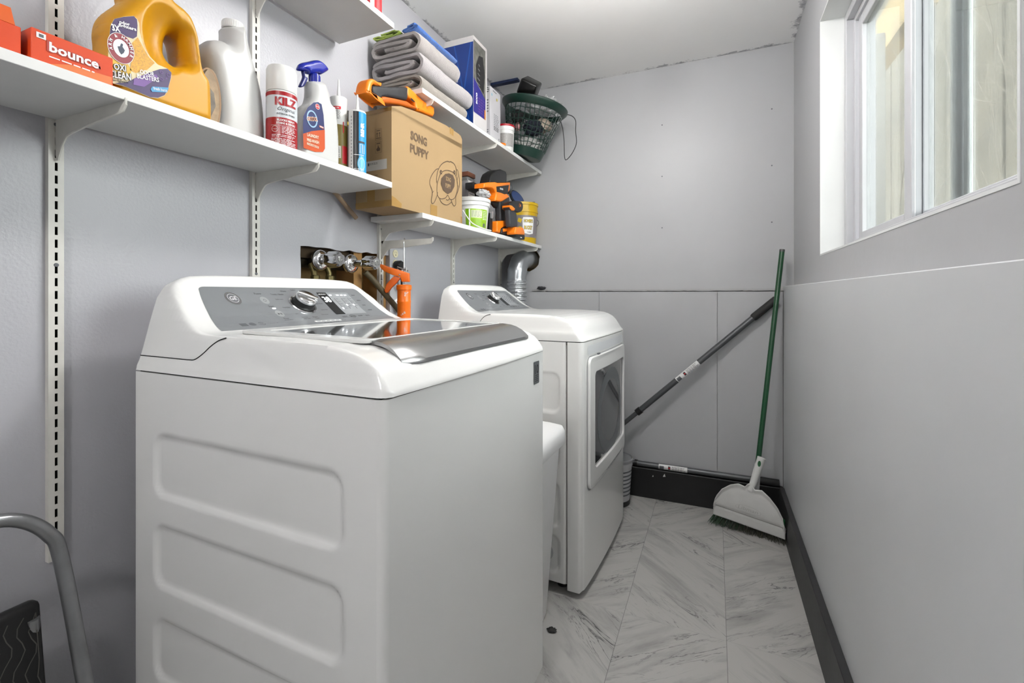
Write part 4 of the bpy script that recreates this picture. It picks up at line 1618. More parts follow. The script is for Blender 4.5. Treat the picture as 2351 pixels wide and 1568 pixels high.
# front print: measured on the tall face
def CF(cr):      # crop (740,170), scale 4.753 -> face coords (distance along, height)
    px, py = 740 + cr[0] / 4.753, 170 + cr[1] / 4.753
    Y, Z = sx(px, py, -1.010)
    return (Y - 1.292, Z - Z3)
for w_, cr, hh, ww in (('SONG', (1062, 705), .0335, .098), ('PUPPY', (1070, 850), .0335, .112)):
    u, v = CF(cr)
    d.text(w_, u, v, hh, CINK2, 2, .035, 0, ww)
def CP(pts, wd=.003, closed=False, sm=4):
    d.path([CF(p) for p in pts], wd, CINK, 2, closed, sm)
# plain hound head drawing
CP([(1245, 1185), (1243, 1130), (1262, 1040), (1300, 980), (1350, 953), (1375, 962), (1390, 958), (1425, 985), (1445, 1040), (1448, 1110)])
CP([(1262, 1035), (1235, 1045), (1190, 1110), (1172, 1190), (1200, 1280), (1190, 1370), (1195, 1410), (1215, 1405), (1240, 1350), (1255, 1290)])
CP([(1448, 1050), (1462, 1060), (1480, 1190), (1465, 1270), (1440, 1340), (1440, 1420), (1420, 1440), (1400, 1400), (1395, 1370)])
CP([(1462, 1120), (1452, 1180), (1470, 1240)], .002)
CP([(1275, 1110), (1250, 1200), (1250, 1310), (1280, 1360), (1330, 1355), (1358, 1325), (1385, 1370), (1430, 1350), (1458, 1250), (1450, 1150), (1420, 1080), (1350, 1052), (1300, 1070), (1275, 1110)])
CP([(1275, 1365), (1300, 1410), (1350, 1430), (1395, 1400)])
CP([(1340, 1368), (1358, 1378), (1375, 1362)])
CP([(1215, 1275), (1200, 1300), (1195, 1340)], .002)
d.poly([CF(p) for p in [(1358, 1312), (1310, 1270), (1286, 1200), (1290, 1140), (1330, 1092), (1370, 1085), (1410, 1105), (1430, 1160), (1425, 1230), (1395, 1290)]], CINK, 2)
for p in ((1288, 1072), (1426, 1075)):
    u, v = CF(p)
    d.disk(u, v, .008, CINK, 3, .009)
    d.disk(u + .001, v, .0022, CARD, 4)
for w_, cr, hh, ww in (('SONG', (1362, 1150), .018, .036), ('PUPPY', (1360, 1225), .018, .038)):
    u, v = CF(cr)
    d.text(w_, u, v, hh, CARD, 4, .02, 0, ww)
u, v = CF((1395, 625)); d.rect(u - .012, v - .014, u - .001, v + .014, TAPE, 1); d.rect(u + .001, v - .016, u + .016, v + .012, TAPE, 1)
u, v = CF((1215, 1475)); d.rect(u - .022, .001, u + .022, v + .016, TAPE, 1)
d.rect(BW - .012, .001, BW - .001, .03, TAPE, 1)
d.poly([(.0, .0), (.05, .0), (.052, .016), (.02, .03), (.0, .035)], TAPE, 1)
d.build('front_print', lambda a, b, o: Vector((o + .0006, a, b)), cb)
# side print on the narrow end facing the camera: u runs from the near edge into the wall
d = Deco(.0003)
for v0, sym in ((.235, 0), (.190, 1)):
    d.path([(.045, v0), (.072, v0), (.072, v0 + .038), (.045, v0 + .038)], .0012, CINK, 2, True)
    if sym == 0:
        for q in (.053, .064):
            d.rect(q - .0012, v0 + .010, q + .0012, v0 + .022, CINK, 2)
            d.poly([(q - .004, v0 + .021), (q + .004, v0 + .021), (q, v0 + .028)], CINK, 2)
        d.rect(.048, v0 + .005, .069, v0 + .0075, CINK, 2)
    else:
        d.poly([(.052, v0 + .006), (.065, v0 + .006), (.068, v0 + .014), (.062, v0 + .018), (.060, v0 + .028), (.055, v0 + .018), (.050, v0 + .014)], CINK, 2)
    d.rect(.050, v0 + .031, .067, v0 + .034, CINK, 2)
d.rect(.020, .130, .115, .165, mat('shipping_label', '#D5D2CC', .5), 3)
d.lines(.062, .100, .150, .158, 2, INK, 4, .35, .1, 3)
d.rect(.100, .148, .106, .158, INK, 4)
d.text('MANUFACTURER', .085, .112, .005, CINK, 2, .01, 0, -.048)
d.lines(.060, .112, .097, .103, 1, CINK, 2, .5, .1, 4)
d.rect(0, BH - .014, BD, BH - .001, TAPE, 1)
d.rect(0, .0, BD, .022, TAPE, 1)
d.rect(.075, .022, .110, .07, TAPE, 1)
d.build('end_print', lambda a, b, o: Vector((-a, -o - .0002, b)), cb)

# ---- orange blower lying on the carton
bw = thing('leaf_blower', 'orange cordless tool with black grip lying on top of the cardboard box', 'power tool', (0, 0, 0))
GX = -1.052
def GP(cr):      # crop (820,170), scale 9.042
    return sx(820 + cr[0] / 9.042, 170 + cr[1] / 9.042, GX)
ztb = Z3 + BH + .0012
def clampz(l):
    return [(y, max(z, ztb) if y < 1.43 else min(max(z, ztb), 1.899)) for y, z in l]
slabo('rear_housing', [clampz([GP(p) for p in [(58, 560), (72, 330), (108, 180), (178, 120), (250, 135), (405, 262), (330, 270), (235, 240), (200, 290), (195, 400), (260, 480), (400, 590), (470, 650), (440, 700), (330, 720), (180, 660), (85, 630)]])], .026, .010, ORANGE, MYZ(GX), bw, 3, 3)
slabo('grip', [clampz([GP(p) for p in [(212, 270), (330, 262), (560, 285), (860, 285), (950, 300), (955, 420), (940, 560), (760, 540), (560, 500), (420, 500), (385, 570), (300, 510), (215, 410)]])], .024, .010, mat('black_soft_grip', '#26262A', .6), MYZ(GX), bw, 2, 3)
slabo('lower_housing', [clampz([GP(p) for p in [(415, 490), (560, 505), (760, 545), (930, 585), (1000, 640), (1110, 700), (1120, 760), (740, 660), (450, 690), (380, 600)]])], .026, .008, mat('orange_plastic_deep', '#D26408', .4), MYZ(GX), bw, 2, 3)
slabo('motor_housing', [clampz([GP(p) for p in [(918, 380), (945, 285), (1000, 300), (1240, 500), (1410, 625), (1500, 680), (1510, 760), (1490, 900), (1250, 810), (1150, 780), (1110, 690), (1090, 610), (960, 500)]])], .024, .010, ORANGE, MYZ(GX), bw, 2, 3)
d = Deco(.0004)
d.poly([GP(p) for p in [(990, 515), (1040, 545), (1090, 600), (1075, 610), (1010, 570)]], BLACK, 1)
for p in ((280, 440), (530, 445), (1165, 742)):
    y, z = GP(p)
    d.disk(y, z, .0022, BLACK, 1)
d.path([GP((1275, 590)), GP((1250, 720))], .0008, BLACK, 1)
d.path([GP((1290, 600)), GP((1268, 720))], .0008, BLACK, 1)
d.build('slots', lambda a, b, o: Vector((GX + .0245 + o, a, b)), bw)
t = thing('orange_nozzle', 'small orange ribbed cap beside the orange tool on the box', 'nozzle', (0, 0, 0))
y, z = GP((1600, 880))
z = ztb + .019
latheo('ring', [(.006, -.012), (.017, -.012), (.019, -.008), (.019, .008), (.014, .012), (.004, .012)], ORANGE, t, 28, Matrix.Translation((GX, y, z)) @ Matrix.Rotation(R(90), 4, 'Y'))
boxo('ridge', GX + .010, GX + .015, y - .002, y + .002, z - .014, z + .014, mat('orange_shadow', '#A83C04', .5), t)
t = thing('nozzle_tube', 'grey tapered tube lying on the box behind its front edge', 'tube', (0, 0, 0))
y1_, z1_ = GP((1700, 900)); y2_, z2_ = GP((2060, 1160))
bm = bmesh.new()
tube(bm, [(GX - .05, y1_, ztb + .011), (GX - .05, y2_ - .01, Z3 + BH * .985 + .011)], [.010, .010], 20)
bmo('tube_body', bm, DARKGREY, t)
latheo('end_knob', [(0, -.012), (.012, -.01), (.0135, 0), (.012, .01), (0, .012)], BLACK, t, 24, Matrix.Translation((GX - .05, y2_ - .012, Z3 + BH * .985 + .014)) @ Matrix.Rotation(R(90), 4, 'X'))

# ---- folded towels
TERRY = {}
def terry(name, hexc):
    m = mat(name, hexc, .95, bump=(420, .0022), var=(60, .06))
    m.node_tree.nodes['Principled BSDF'].inputs['Sheen Weight'].default_value = .5
    return m
def ribbon(path, th):
    """closed outline of a thick folded cloth strip."""
    P = [(v.x, v.y) for v in catmull([(p[0], p[1], 0) for p in path], 7)]
    L_, R_ = [], []
    for i, p in enumerate(P):
        a = P[max(i - 1, 0)]
        b = P[min(i + 1, len(P) - 1)]
        dx, dy = b[0] - a[0], b[1] - a[1]
        q = math.hypot(dx, dy) or 1
        L_.append((p[0] - dy / q * th / 2, p[1] + dx / q * th / 2))
        R_.append((p[0] + dy / q * th / 2, p[1] - dx / q * th / 2))
    return L_, R_
def towel(label, x0, x1, z0, h, y0, y1, m, layers=4, seed=0, th=None, y1b=None, cat='towel'):
    rg = random.Random(seed)
    th = th or h / layers * .93
    w_ = x1 - x0
    e = th * .55
    zc = [z0 + th / 2 + i * (h - th) / (layers - 1) for i in range(layers)]
    # spiral fold: outer wrap along the top, round the front, back along the bottom, up and inward
    xa, xb = x0 + e, x1 - e
    j = lambda a: rg.uniform(-a, a)
    path = [(xa + .25 * w_, zc[-1] + j(.002)), (xb - .2 * w_, zc[-1] + .002), (xb - .02, zc[-1] - .002), (xb, (zc[0] + zc[-1]) / 2), (xb - .02, zc[0]),
            (xa + .5 * w_, zc[0]), (xa + .02, zc[0]), (xa, (zc[0] + zc[-1]) / 2), (xa + .018, zc[-1] - th * .9), (xa + .3 * w_, zc[-2] + j(.003)), (xb - .25 * w_, zc[-2] - .002), (xb - .045, zc[-2] - th * .45), (xb - .07, zc[1] - .0005), (xa + .3 * w_, zc[1] + j(.002)), (xa + .06, zc[1] + .001)]
    path = [(xa + .004, zc[-1] - th * .75), (xa + .015, zc[-1] - .002)] + path if layers > 3 else path
    A, B = ribbon(path, th * 1.02)
    bm = bmesh.new()
    ys = [y0, y0 + .004, y0 + .012] + [y0 + .012 + (y1 - y0 - .024) * k / 14 for k in range(1, 14)] + [y1 - .012, y1 - .004, y1]
    rings = []
    n = len(A)
    for yi, y in enumerate(ys):
        edge = 1 if yi in (0, len(ys) - 1) else (.5 if yi in (1, len(ys) - 2) else 0)
        row = []
        for k in range(n):
            for side, P_ in ((0, A), (1, B)):
                pass
        pts = A + B[::-1]
        cen = [((A[k][0] + B[k][0]) / 2, (A[k][1] + B[k][1]) / 2) for k in range(n)]
        cc = cen + cen[::-1]
        for (px_, pz_), (qx, qz) in zip(pts, cc):
            s_ = 1 - .35 * edge
            X = qx + (px_ - qx) * s_
            Z = qz + (pz_ - qz) * s_
            nn = mnoise.noise(Vector((X * 9, y * 7, Z * 9 + seed))) * .006
            mm = mnoise.noise(Vector((X * 60, y * 40, Z * 60 + seed))) * .0016
            sag = -.004 * ((y - y0) / (y1 - y0)) ** 2
            row.append(bm.verts.new((X + nn * .5 + mm, y + mnoise.noise(Vector((X * 14, 3, Z * 14 + seed))) * .006, max(Z + nn * .3 + mm + sag * 0, z0 + .0003))))
        rings.append(row)
    k = len(rings[0])
    for i in range(len(rings) - 1):
        for q in range(k):
            bm.faces.new((rings[i][q], rings[i][(q + 1) % k], rings[i + 1][(q + 1) % k], rings[i + 1][q]))
    for row in (rings[0], rings[-1]):
        for q in range(n - 1):
            bm.faces.new((row[q], row[q + 1], row[k - 2 - q], row[k - 1 - q]))
    o = bmo('folded_towel', bm, m, None, smooth=R(60))
    tag(o, label, cat, 'towels stacked on the shelf')
    return o
towel('beige-grey folded towel, lowest of the stack on the shelf', -1.240, -1.005, Z2 + .0005, .060, 1.455, 1.80, terry('terry_beige', '#A39A90'), 4, 1)
towel('pale grey folded towel in the middle of the stack', -1.245, -.995, Z2 + .063, .078, 1.450, 1.836, terry('terry_lilac', '#B5AFB0'), 4, 2)
towel('thick grey folded towel, topmost bath towel of the stack', -1.243, -1.005, Z2 + .144, .075, 1.445, 1.74, terry('terry_grey', '#ADA6A3'), 4, 5)
towel('small folded lime green cloth on top of the grey towels', -1.235, -1.10, Z2 + .221, .024, 1.447, 1.70, terry('terry_lime', '#A8C42A'), 3, 7, .007)
towel('small folded blue cloth on top of the grey towels', -1.098, -1.02, Z2 + .221, .030, 1.450, 1.74, terry('terry_blue', '#1E6AC4'), 3, 8, .009)
towel('white towel with fringed hem lying beneath the grey stack, toward the blue box', -1.20, -1.004, Z2 + .0005, .030, 1.806, 1.835, terry('terry_white', '#D6D3D2'), 3, 9, .009) if False else None

# ---- tall blue box
t = thing('blue_product_box', 'tall blue box with white edges standing beside the towels', 'box', (-1.0, 1.845, Z2))
WBX = mat('white_card', '#D8D4D4', .5)
bh, bwid, bdep = .40, .135, .155
boxo('carton', -bdep, 0, 0, bwid, 0, bh, WBX, t, .001, 1)
BLU = mat('royal_blue_card', '#173A86', .35)
BLU2 = mat('bright_blue_card', '#1E56A8', .35)
d = Deco()
d.rect(.001, .0, bdep, bh - .028, BLU, 1)
for a, b in (((.02, .0), (.10, .37)), ((.075, .0), (.012, .37))):
    d.path([a, b], .007, BLU2, 2)
d.ring(.085, .235, .012, .0015, WINK, 3)
d.ring(.085, .235, .009, .0012, WINK, 3)
d.ring(.085, .235, .006, .001, WINK, 3)
d.text('E', .085, .207, .012, WINK, 3, .03, 0, -.009)
d.build('end_print', lambda a, b, o: Vector((-a, -o - .0002, b)), t)
d = Deco()
INDG = mat('indigo_card', '#2E2A8C', .35)
d.poly([(.0, .055), (.118, .055), (.118, bh - .018), (.0, bh - .018)], INDG, 1)
d.poly([(.0, .21), (.118, .15), (.118, bh - .018), (.0, bh - .018)], mat('photo_grey_print', '#6C6C66', .4, var=(30, .5)), 2)
d.poly([(.03, .20), (.10, .17), (.108, .27), (.09, .34), (.05, .33), (.02, .27)], mat('photo_dark_print', '#1E1E22', .4, var=(50, .3)), 3)
for i in range(5):
    d.path([(.03 + i * .004, .20 + i * .022), (.06, .195 + i * .022)], .004, mat('photo_steel_print', '#8C8C90', .4), 4)
d.text('ECCO', .028, .125, .014, WINK, 4, .04, R(90), .05)
d.lines(.045, .11, .065, .14, 6, PUR2, 3, .35, .2, 4)
d.rect(.106, .055, .118, .10, mat('orange_stripe', '#E08C2C', .4), 4)
d.build('front_print', lambda a, b, o: Vector((o + .0002, a, b)), t)

# ---- white box
t = thing('white_product_box', 'slim white box with grey print beside the blue box', 'box', (-1.02, 2.055, Z2))
boxo('carton', -.15, 0, 0, .118, 0, .262, mat('white_card_cool', '#D6D4D8', .5), t, .001, 1)
d = Deco()
d.rrect(.006, .232, .05, .255, .008, DARKGREY, 1)
d.lines(.008, .05, .235, .252, 2, WINK, 2, .4, .1, 3)
d.lines(.01, .14, .13, .20, 5, INKG, 1, .5, .1, 5)
d.lines(.01, .14, .03, .05, 2, INKG, 1, .5, .1, 6)
d.build('end_print', lambda a, b, o: Vector((-a, -o - .0002, b)), t)
d = Deco()
d.lines(.03, .07, .245, .252, 1, INK, 1, .6, .1, 3)
d.disk(.018, .225, .007, mat('pale_blue_dot', '#8CC4DC', .4), 1)
d.rect(.07, .212, .082, .225, mat('yellow_dot', '#D8C430', .4), 1)
d.lines(.04, .105, .08, .14, 7, INKG, 1, .35, .5, 7)
d.lines(.04, .105, .055, .078, 3, INK, 1, .5, .3, 8)
d.text('G', .10, .02, .016, INK, 1, .02)
d.rect(.0, .0, .118, .002, INK, 1)
d.build('front_print', lambda a, b, o: Vector((o + .0002, a, b)), t)
t = thing('orange_strap', 'small orange tie-down lying between the white box and red-lidded tub', 'strap', (-1.02, 2.20, Z2))
bm = bmesh.new()
tube(bm, [(-.03, -.012, .004), (0, -.006, .010), (.012, .01, .014), (.005, .022, .022), (-.02, .02, .028)], .0042, 8)
bmo('strap_body', bm, ORANGE, t)
# navy strip up at the ceiling
t = thing('navy_strip', 'narrow navy strip fixed to the ceiling above the white box', 'strip', (-1.262, 2.535, 2.425))
boxo('bar', .005, .185, 0, .035, 0, .0145, mat('navy_bar', '#1F2F55', .5, var=(60, .3)), t, .001, 1)

# ---- tub with red lid
t = thing('lidded_tub', 'small white tub with red lid in front of the green basket', 'tub', (-1.045, 2.290, Z2))
SPK = mat('speckled_tub_label', '#A9A6A4', .5, var=(500, .5))
latheo('tub_body', [(.040, 0), (.0435, .004), (.048, .108), (.050, .109), (.050, .128)], WHITE_PL, t, 48)
latheo('lid', [(.051, .1285), (.052, .130), (.052, .138), (.049, .140), (0, .139)], mat('red_lid', '#C01226', .35), t, 48)
d = Deco(.0003, .008)
d.rect(-.05, .02, .05, .09, SPK, 1)
d.build('label', lambda u, v, o: Vector(((.0435 + .0045 * v / .108 + o + .0004) * math.cos(-1.1 + u / .046), (.0435 + .0045 * v / .108 + o + .0004) * math.sin(-1.1 + u / .046), v)), t)

# ---- green laundry basket, tipped outward
bk = thing('laundry_basket', 'dark green lattice basket tipped outward at the shelf end', 'laundry basket', (0, 0, 0))
GRN = mat('dark_green_plastic', '#17392F', .35)
BC = Vector((-1.012, 2.48, Z2 + .012))
TILT = R(13)
MB = Matrix.Translation(BC) @ Matrix.Rotation(TILT, 4, 'Y')
r0, r1, bh = .098, .176, .30
bm = bmesh.new()
def rr_(h): return r0 + (r1 - r0) * h / bh
lathe(bm, [(0, .0), (r0 - .02, 0), (r0 - .004, .002), (r0, .008), (rr_(.05), .05), (rr_(.05) - .003, .05), (r0 - .004, .010), (0, .006)], 56, MB, caps=False)
bmo('base_band', bm, GRN, bk)
bm = bmesh.new()
lathe(bm, [(rr_(.262), .262), (rr_(.266) + .008, .268), (r1 + .014, .285), (r1 + .016, .298), (r1 + .008, .304), (r1 - .003, .300), (rr_(.262) - .003, .262)], 64, MB, caps=False)
bmo('rim', bm, GRN, bk)
bm = bmesh.new()
nbar = 34
for k in range(nbar):
    a = 2 * PI * k / nbar
    wob = .0
    pts = [MB @ Vector((rr_(h) * math.cos(a + .05 * math.sin(h * 30 + k)), rr_(h) * math.sin(a + .05 * math.sin(h * 30 + k)), h)) for h in (.048, .1, .15, .2, .266)]
    tube(bm, pts, .0021, 5)
for i in range(7):
    h = .072 + i * .028
    tube(bm, [MB @ Vector((rr_(h) * math.cos(2 * PI * k / 48), rr_(h) * math.sin(2 * PI * k / 48), h + .003 * math.sin(k * 1.3 + i))) for k in range(48)], .0021, 5, True)
bmo('lattice', bm, GRN, bk)
# contents
CLEARP = glass_sheet('clear_plastic_film', '#F8FAFA', 2.2, .36, '#F2F3F4')
def inb(x, y, z):
    return MB @ Vector((x, y, z))
o = blob('crumpled_cloth', inb(0, 0, .072), (.068, .068, .040), mat('white_cloth', '#C9C7C4', .9), None, 3, .3, 3, fold=.4)
tag(o, 'crumpled white cloths in the bottom of the green basket', 'cloth')
o = blob('rolled_garment', inb(.035, -.04, .165), (.048, .048, .040), mat('navy_cloth', '#141A2C', .85), None, 5, .3, 2.5, fold=.3)
tag(o, 'dark navy bundle behind the basket lattice', 'cloth')
o = blob('printed_pack', inb(.045, .065, .215), (.045, .05, .034), mat('white_orange_pack', '#C9B8A8', .5, var=(14, .5)), None, 8, .25, 3, fold=.35)
tag(o, 'crumpled white and orange packet high in the basket', 'packet')
o = blob('dark_pouch', inb(-.065, -.06, .215), (.036, .036, .036), mat('black_fabric', '#1A1A1A', .8), None, 9, .25, 3, fold=.3)
tag(o, 'black pouch at the left inside the basket', 'pouch')
o = blob('pink_soap', inb(-.035, -.095, .15), (.014, .012, .024), mat('pink_plastic', '#C88C8C', .5), None, 4, .1, 2)
tag(o, 'small pink item against the basket lattice', 'bottle')
o = blob('plastic_bag', inb(.028, .062, .325), (.085, .085, .038), CLEARP, None, 12, .5, 2.4, sub=5, fold=.45)
tag(o, 'clear crinkled plastic bag sticking out of the basket top', 'plastic bag')
t = thing('black_tray', 'black plastic bin tilted on top of the green basket', 'bin', inb(-.035, -.065, .335))
bm = bmesh.new()
box(bm, -.05, .05, -.055, .055, 0, .085, .012, 3)
tr_ = bmo('bin_body', bm, mat('black_gloss', '#101010', .25), t)
t.rotation_euler = (R(35), R(28), R(20))
# black cable loop
t = tag(tubeo('cable_loop', catmull([(-.825, 2.60, 2.19), (-.80, 2.62, 2.205), (-.765, 2.62, 2.19), (-.745, 2.62, 2.16), (-.745, 2.62, 2.10), (-.74, 2.62, 2.03), (-.765, 2.62, 1.975), (-.80, 2.62, 1.94), (-.812, 2.62, 1.96), (-.812, 2.61, 2.05), (-.818, 2.60, 2.12), (-.832, 2.59, 2.18)], 8), .0022, BLACKM, None, 8), 'thin black cable hanging in a loop from the basket rim', 'cable')

# ================================================================== shelf under the box: pail, jar, tools, bucket
t = thing('white_pail', 'white plastic pail with lime green label', 'pail', (-1.088, 1.995, Z3))
r = .083
latheo('pail_body', [(r - .014, 0), (r - .012, .004), (r - .002, .118), (r + .003, .119), (r + .003, .135)], WHITE_PL, t, 56)
latheo('lid', [(r + .004, .1355), (r + .007, .138), (r + .007, .152), (r + .003, .156), (r - .004, .156), (r - .006, .151), (0, .151)], mat('pail_lid_white', '#E9E9E7', .35), t, 56)
tubeo('bail_handle', catmull([(.0, -.094, .09), (.045, -.087, .030), (.082, -.035, .006), (.089, .02, .004), (.068, .062, .012), (.03, .086, .022)], 8), .0028, WHITE_PL, t, 6)
LIME = mat('lime_print', '#9CCB1E', .4)
d = Deco(.0003, .01)
d.rect(-.062, .012, .062, .100, LIME, 1)
d.rect(-.062, .012, -.045, .100, mat('green_print', '#7FB214', .4), 2)
d.rect(-.045, .014, -.038, .098, WINK, 2)
d.rect(-.034, .058, .024, .094, mat('pale_lime', '#E4EFC0', .4), 2)
d.lines(-.032, .022, .062, .092, 5, INKG, 3, .3, .2, 1)
d.lines(-.032, .022, .022, .052, 5, mat('lime_dark', '#7EA81A', .4), 2, .3, .2, 2)
d.lines(.030, .058, .05, .094, 6, WINK, 2, .35, .3, 3)
for i in range(8):
    d.rect(.032 + i * .002, .016, .0332 + i * .002, .034, INKG, 3)
def pr_(v): return (r - .0135) + .0100 * v / .118
pc_phi = math.atan2(-1.995, 1.088)
d.build('label', lambda u, v, o: Vector(((pr_(v) + o + .0012) * math.cos(pc_phi + .35 + u / .08), (pr_(v) + o + .0012) * math.sin(pc_phi + .35 + u / .08), v)), t, 'lime green printed label')
t = thing('storage_jar', 'clear square jar with brown lid behind the pail', 'jar', (-1.205, 2.13, Z3))
boxo('jar_body', -.038, .038, -.038, .038, 0, .305, glass_sheet('clear_jar_plastic', '#E2DCDC', 1.5, .18), t, .008, 3)
boxo('lid', -.041, .041, -.041, .041, .3055, .33, mat('brown_lid', '#7A4A34', .5), t, .004, 2)
d = Deco()
d.rect(-.034, .12, .034, .285, mat('paper_label', '#E2DEDC', .6), 1)
for i in range(9):
    d.rect(-.03 + (i % 3) * .004, .135 + i * .016, .03, .139 + i * .016, [RED, mat('ochre_ink', '#B8A02C', .5), INKG][i % 3], 2)
d.build('label', lambda a, b, o: Vector((.0382 + o, a, b)), t)
o = blob('zip_bag', (-1.045, 2.035, Z3 + .190), (.026, .045, .018), CLEARP, None, 21, .35, 2.2, fold=.3)
tag(o, 'clear zip bag of small parts on the white pail lid', 'plastic bag')
t = thing('black_caddy', 'black plastic tool piece behind the pail, left of the drill', 'tool part', (-1.16, 2.05, Z3 + .0))
boxo('piece_body', -.02, .03, .125, .17, 0, .26, BLACK, t, .006, 2)
boxo('piece_top', -.0, .05, -.002, .16, .225, .2599, mat('black_matte', '#1B1B1D', .6), t, .006, 2)
# impact drill
DX = -1.064
def DP(cr):      # crop (1040,380) scale 7.127
    return sx(1040 + cr[0] / 7.127, 380 + cr[1] / 7.127, DX)
def dcl(l):
    return [(y, max(z, Z3 + .0006)) for y, z in l]
GRIP = mat('charcoal_grip', '#3E4044', .55)
t = thing('cordless_drill', 'large orange and black cordless drill with upturned battery', 'cordless drill', (0, 0, 0))
slabo('battery', [[DP(p) for p in [(515, 285), (535, 190), (560, 135), (640, 85), (700, 70), (785, 105), (802, 160), (800, 290), (640, 295)]]], .030, .006, mat('battery_black', '#18181A', .4), MYZ(DX), t, 0, 3)
slabo('motor_housing', [[DP(p) for p in [(425, 372), (428, 300), (520, 280), (600, 268), (650, 290), (860, 283), (850, 420), (808, 470), (855, 520), (790, 560), (740, 590), (705, 600), (615, 585), (612, 545), (628, 500), (625, 450), (600, 400), (560, 372), (480, 372)]]], .030, .008, ORANGE, MYZ(DX), t, 0, 3)
slabo('badge_panel', [[DP(p) for p in [(622, 352), (835, 325), (812, 470), (760, 480), (700, 455), (630, 440)]]], .0315, .002, mat('badge_black', '#1C1A1A', .45), MYZ(DX), t, 0, 2)
d = Deco()
y, z = DP((705, 392)); d.text('RIDGID', y, z, .0095, WINK, 2, .04, R(5), .040)
y, z = DP((655, 460)); d.disk(y, z, .003, mat('pink_button', '#D6457C', .4), 2)
for k in range(4):
    p = DP((690 + k * 22, 200 + k * 8)); d.path([(p[0], p[1] + .02), (p[0] + .003, p[1]), (p[0], p[1] - .012)], .0012, mat('battery_grey', '#77777A', .4), 1)
d.build('lettering', lambda a, b, o: Vector((DX + .0318 + o, a, b)), t)
y, z = DP((900, 385))
latheo('front_collar', [(.0, -.012), (.024, -.012), (.029, -.006), (.030, .004), (.026, .010), (.019, .012), (.018, .004), (0, .004)], DARKGREY, t, 36, Matrix.Translation((DX + .006, y - .006, z)) @ Matrix.Rotation(R(-90), 4, 'X') @ Matrix.Rotation(R(35), 4, 'Y'))
slabo('grip', [[DP(p) for p in [(722, 600), (735, 560), (860, 500), (885, 560), (880, 700), (876, 915), (740, 920), (735, 780), (728, 700)]]], .018, .010, GRIP, MYZ(DX), t, 2, 3)
slabo('trigger', [[DP(p) for p in [(622, 600), (700, 598), (715, 640), (700, 700), (670, 680), (640, 640)]]], .009, .004, BLACK, MYZ(DX), t, 2, 2)
slabo('foot', [[DP(p) for p in [(640, 925), (650, 912), (880, 905), (893, 990), (860, 1010), (760, 1005), (705, 1040), (690, 1110), (640, 1085)]]], .030, .006, ORANGE, MYZ(DX), t, 0, 3)
slabo('foot_battery', [dcl([DP(p) for p in [(700, 1110), (710, 1040), (765, 1010), (860, 1010), (955, 1060), (930, 1165), (820, 1150)]])], .034, .006, mat('battery_dark', '#222224', .4), MYZ(DX), t, 0, 3)
slabo('battery_latch', [dcl([DP(p) for p in [(720, 1040), (800, 1030), (805, 1080), (725, 1090)]])], .036, .003, ORANGE, MYZ(DX), t, 0, 2)
# narrow black bit case between pail and drill
t = thing('bit_set', 'black and chrome bit holder standing between the pail and the drill', 'bit set', (0, 0, 0))
slabo('holder', [dcl([DP(p) for p in [(585, 780), (628, 770), (628, 1085), (600, 1085), (580, 1060)]])], .012, .002, BLACK, MYZ(DX - .005), t, 0, 2)
for k, p in enumerate(((598, 800), (618, 805), (632, 795))):
    y, z = DP(p)
    tubeo('bit', [(DX + .008, y, z - .02), (DX + .008, y, z + .012)], .0018, CHROME, t, 6)
# compact driver
EX = -1.003
def EP(cr):
    return sx(1040 + cr[0] / 7.127, 380 + cr[1] / 7.127, EX)
t = thing('compact_driver', 'smaller orange and black driver right of the large drill', 'cordless driver', (0, 0, 0))
slabo('grip', [[EP(p) for p in [(880, 700), (950, 720), (1000, 790), (1010, 900), (1020, 1000), (960, 1010), (900, 1000), (890, 850)]]], .016, .008, GRIP, MYZ(EX), t, 2, 3)
slabo('motor_housing', [[EP(p) for p in [(872, 660), (900, 600), (1000, 580), (1070, 600), (1090, 660), (1080, 740), (1020, 775), (940, 740), (880, 730)]]], .022, .006, mat('dark_driver', '#232224', .45), MYZ(EX), t, 2, 3)
d = Deco()
y, z = EP((1030, 660)); d.disk(y, z, .0125, mat('driver_vent', '#2E2C2C', .5), 1, .015)
for k in range(6):
    a = R(120 + k * 24)
    d.path([(y + .006 * math.cos(a), z + .007 * math.sin(a)), (y + .0115 * math.cos(a), z + .013 * math.sin(a))], .0022, ORANGE, 2)
y, z = EP((1042, 660)); d.disk(y, z, .0055, ORANGE, 2, .0075)
d.build('vent_cap', lambda a, b, o: Vector((EX + .0225 + o, a, b)), t)
slabo('orange_side', [[EP(p) for p in [(866, 655), (900, 660), (955, 710), (940, 745), (900, 740), (875, 710)]]], .0235, .003, ORANGE, MYZ(EX), t, 0, 2)
slabo('foot', [dcl([EP(p) for p in [(945, 1100), (960, 1010), (1080, 1020), (1105, 1090), (1105, 1140), (950, 1130)]])], .026, .005, ORANGE, MYZ(EX), t, 0, 2)
slabo('foot_battery', [dcl([EP(p) for p in [(958, 1130), (1104, 1140), (1102, 1230), (960, 1190)]])], .027, .003, BLACK, MYZ(EX), t, 0, 2)
d = Deco()
y, z = EP((1040, 1182)); d.text('RIDGID', y, z, .006, WINK, 2, .04, 0, .024)
d.build('lettering', lambda a, b, o: Vector((EX + .0272 + o, a, b)), t)
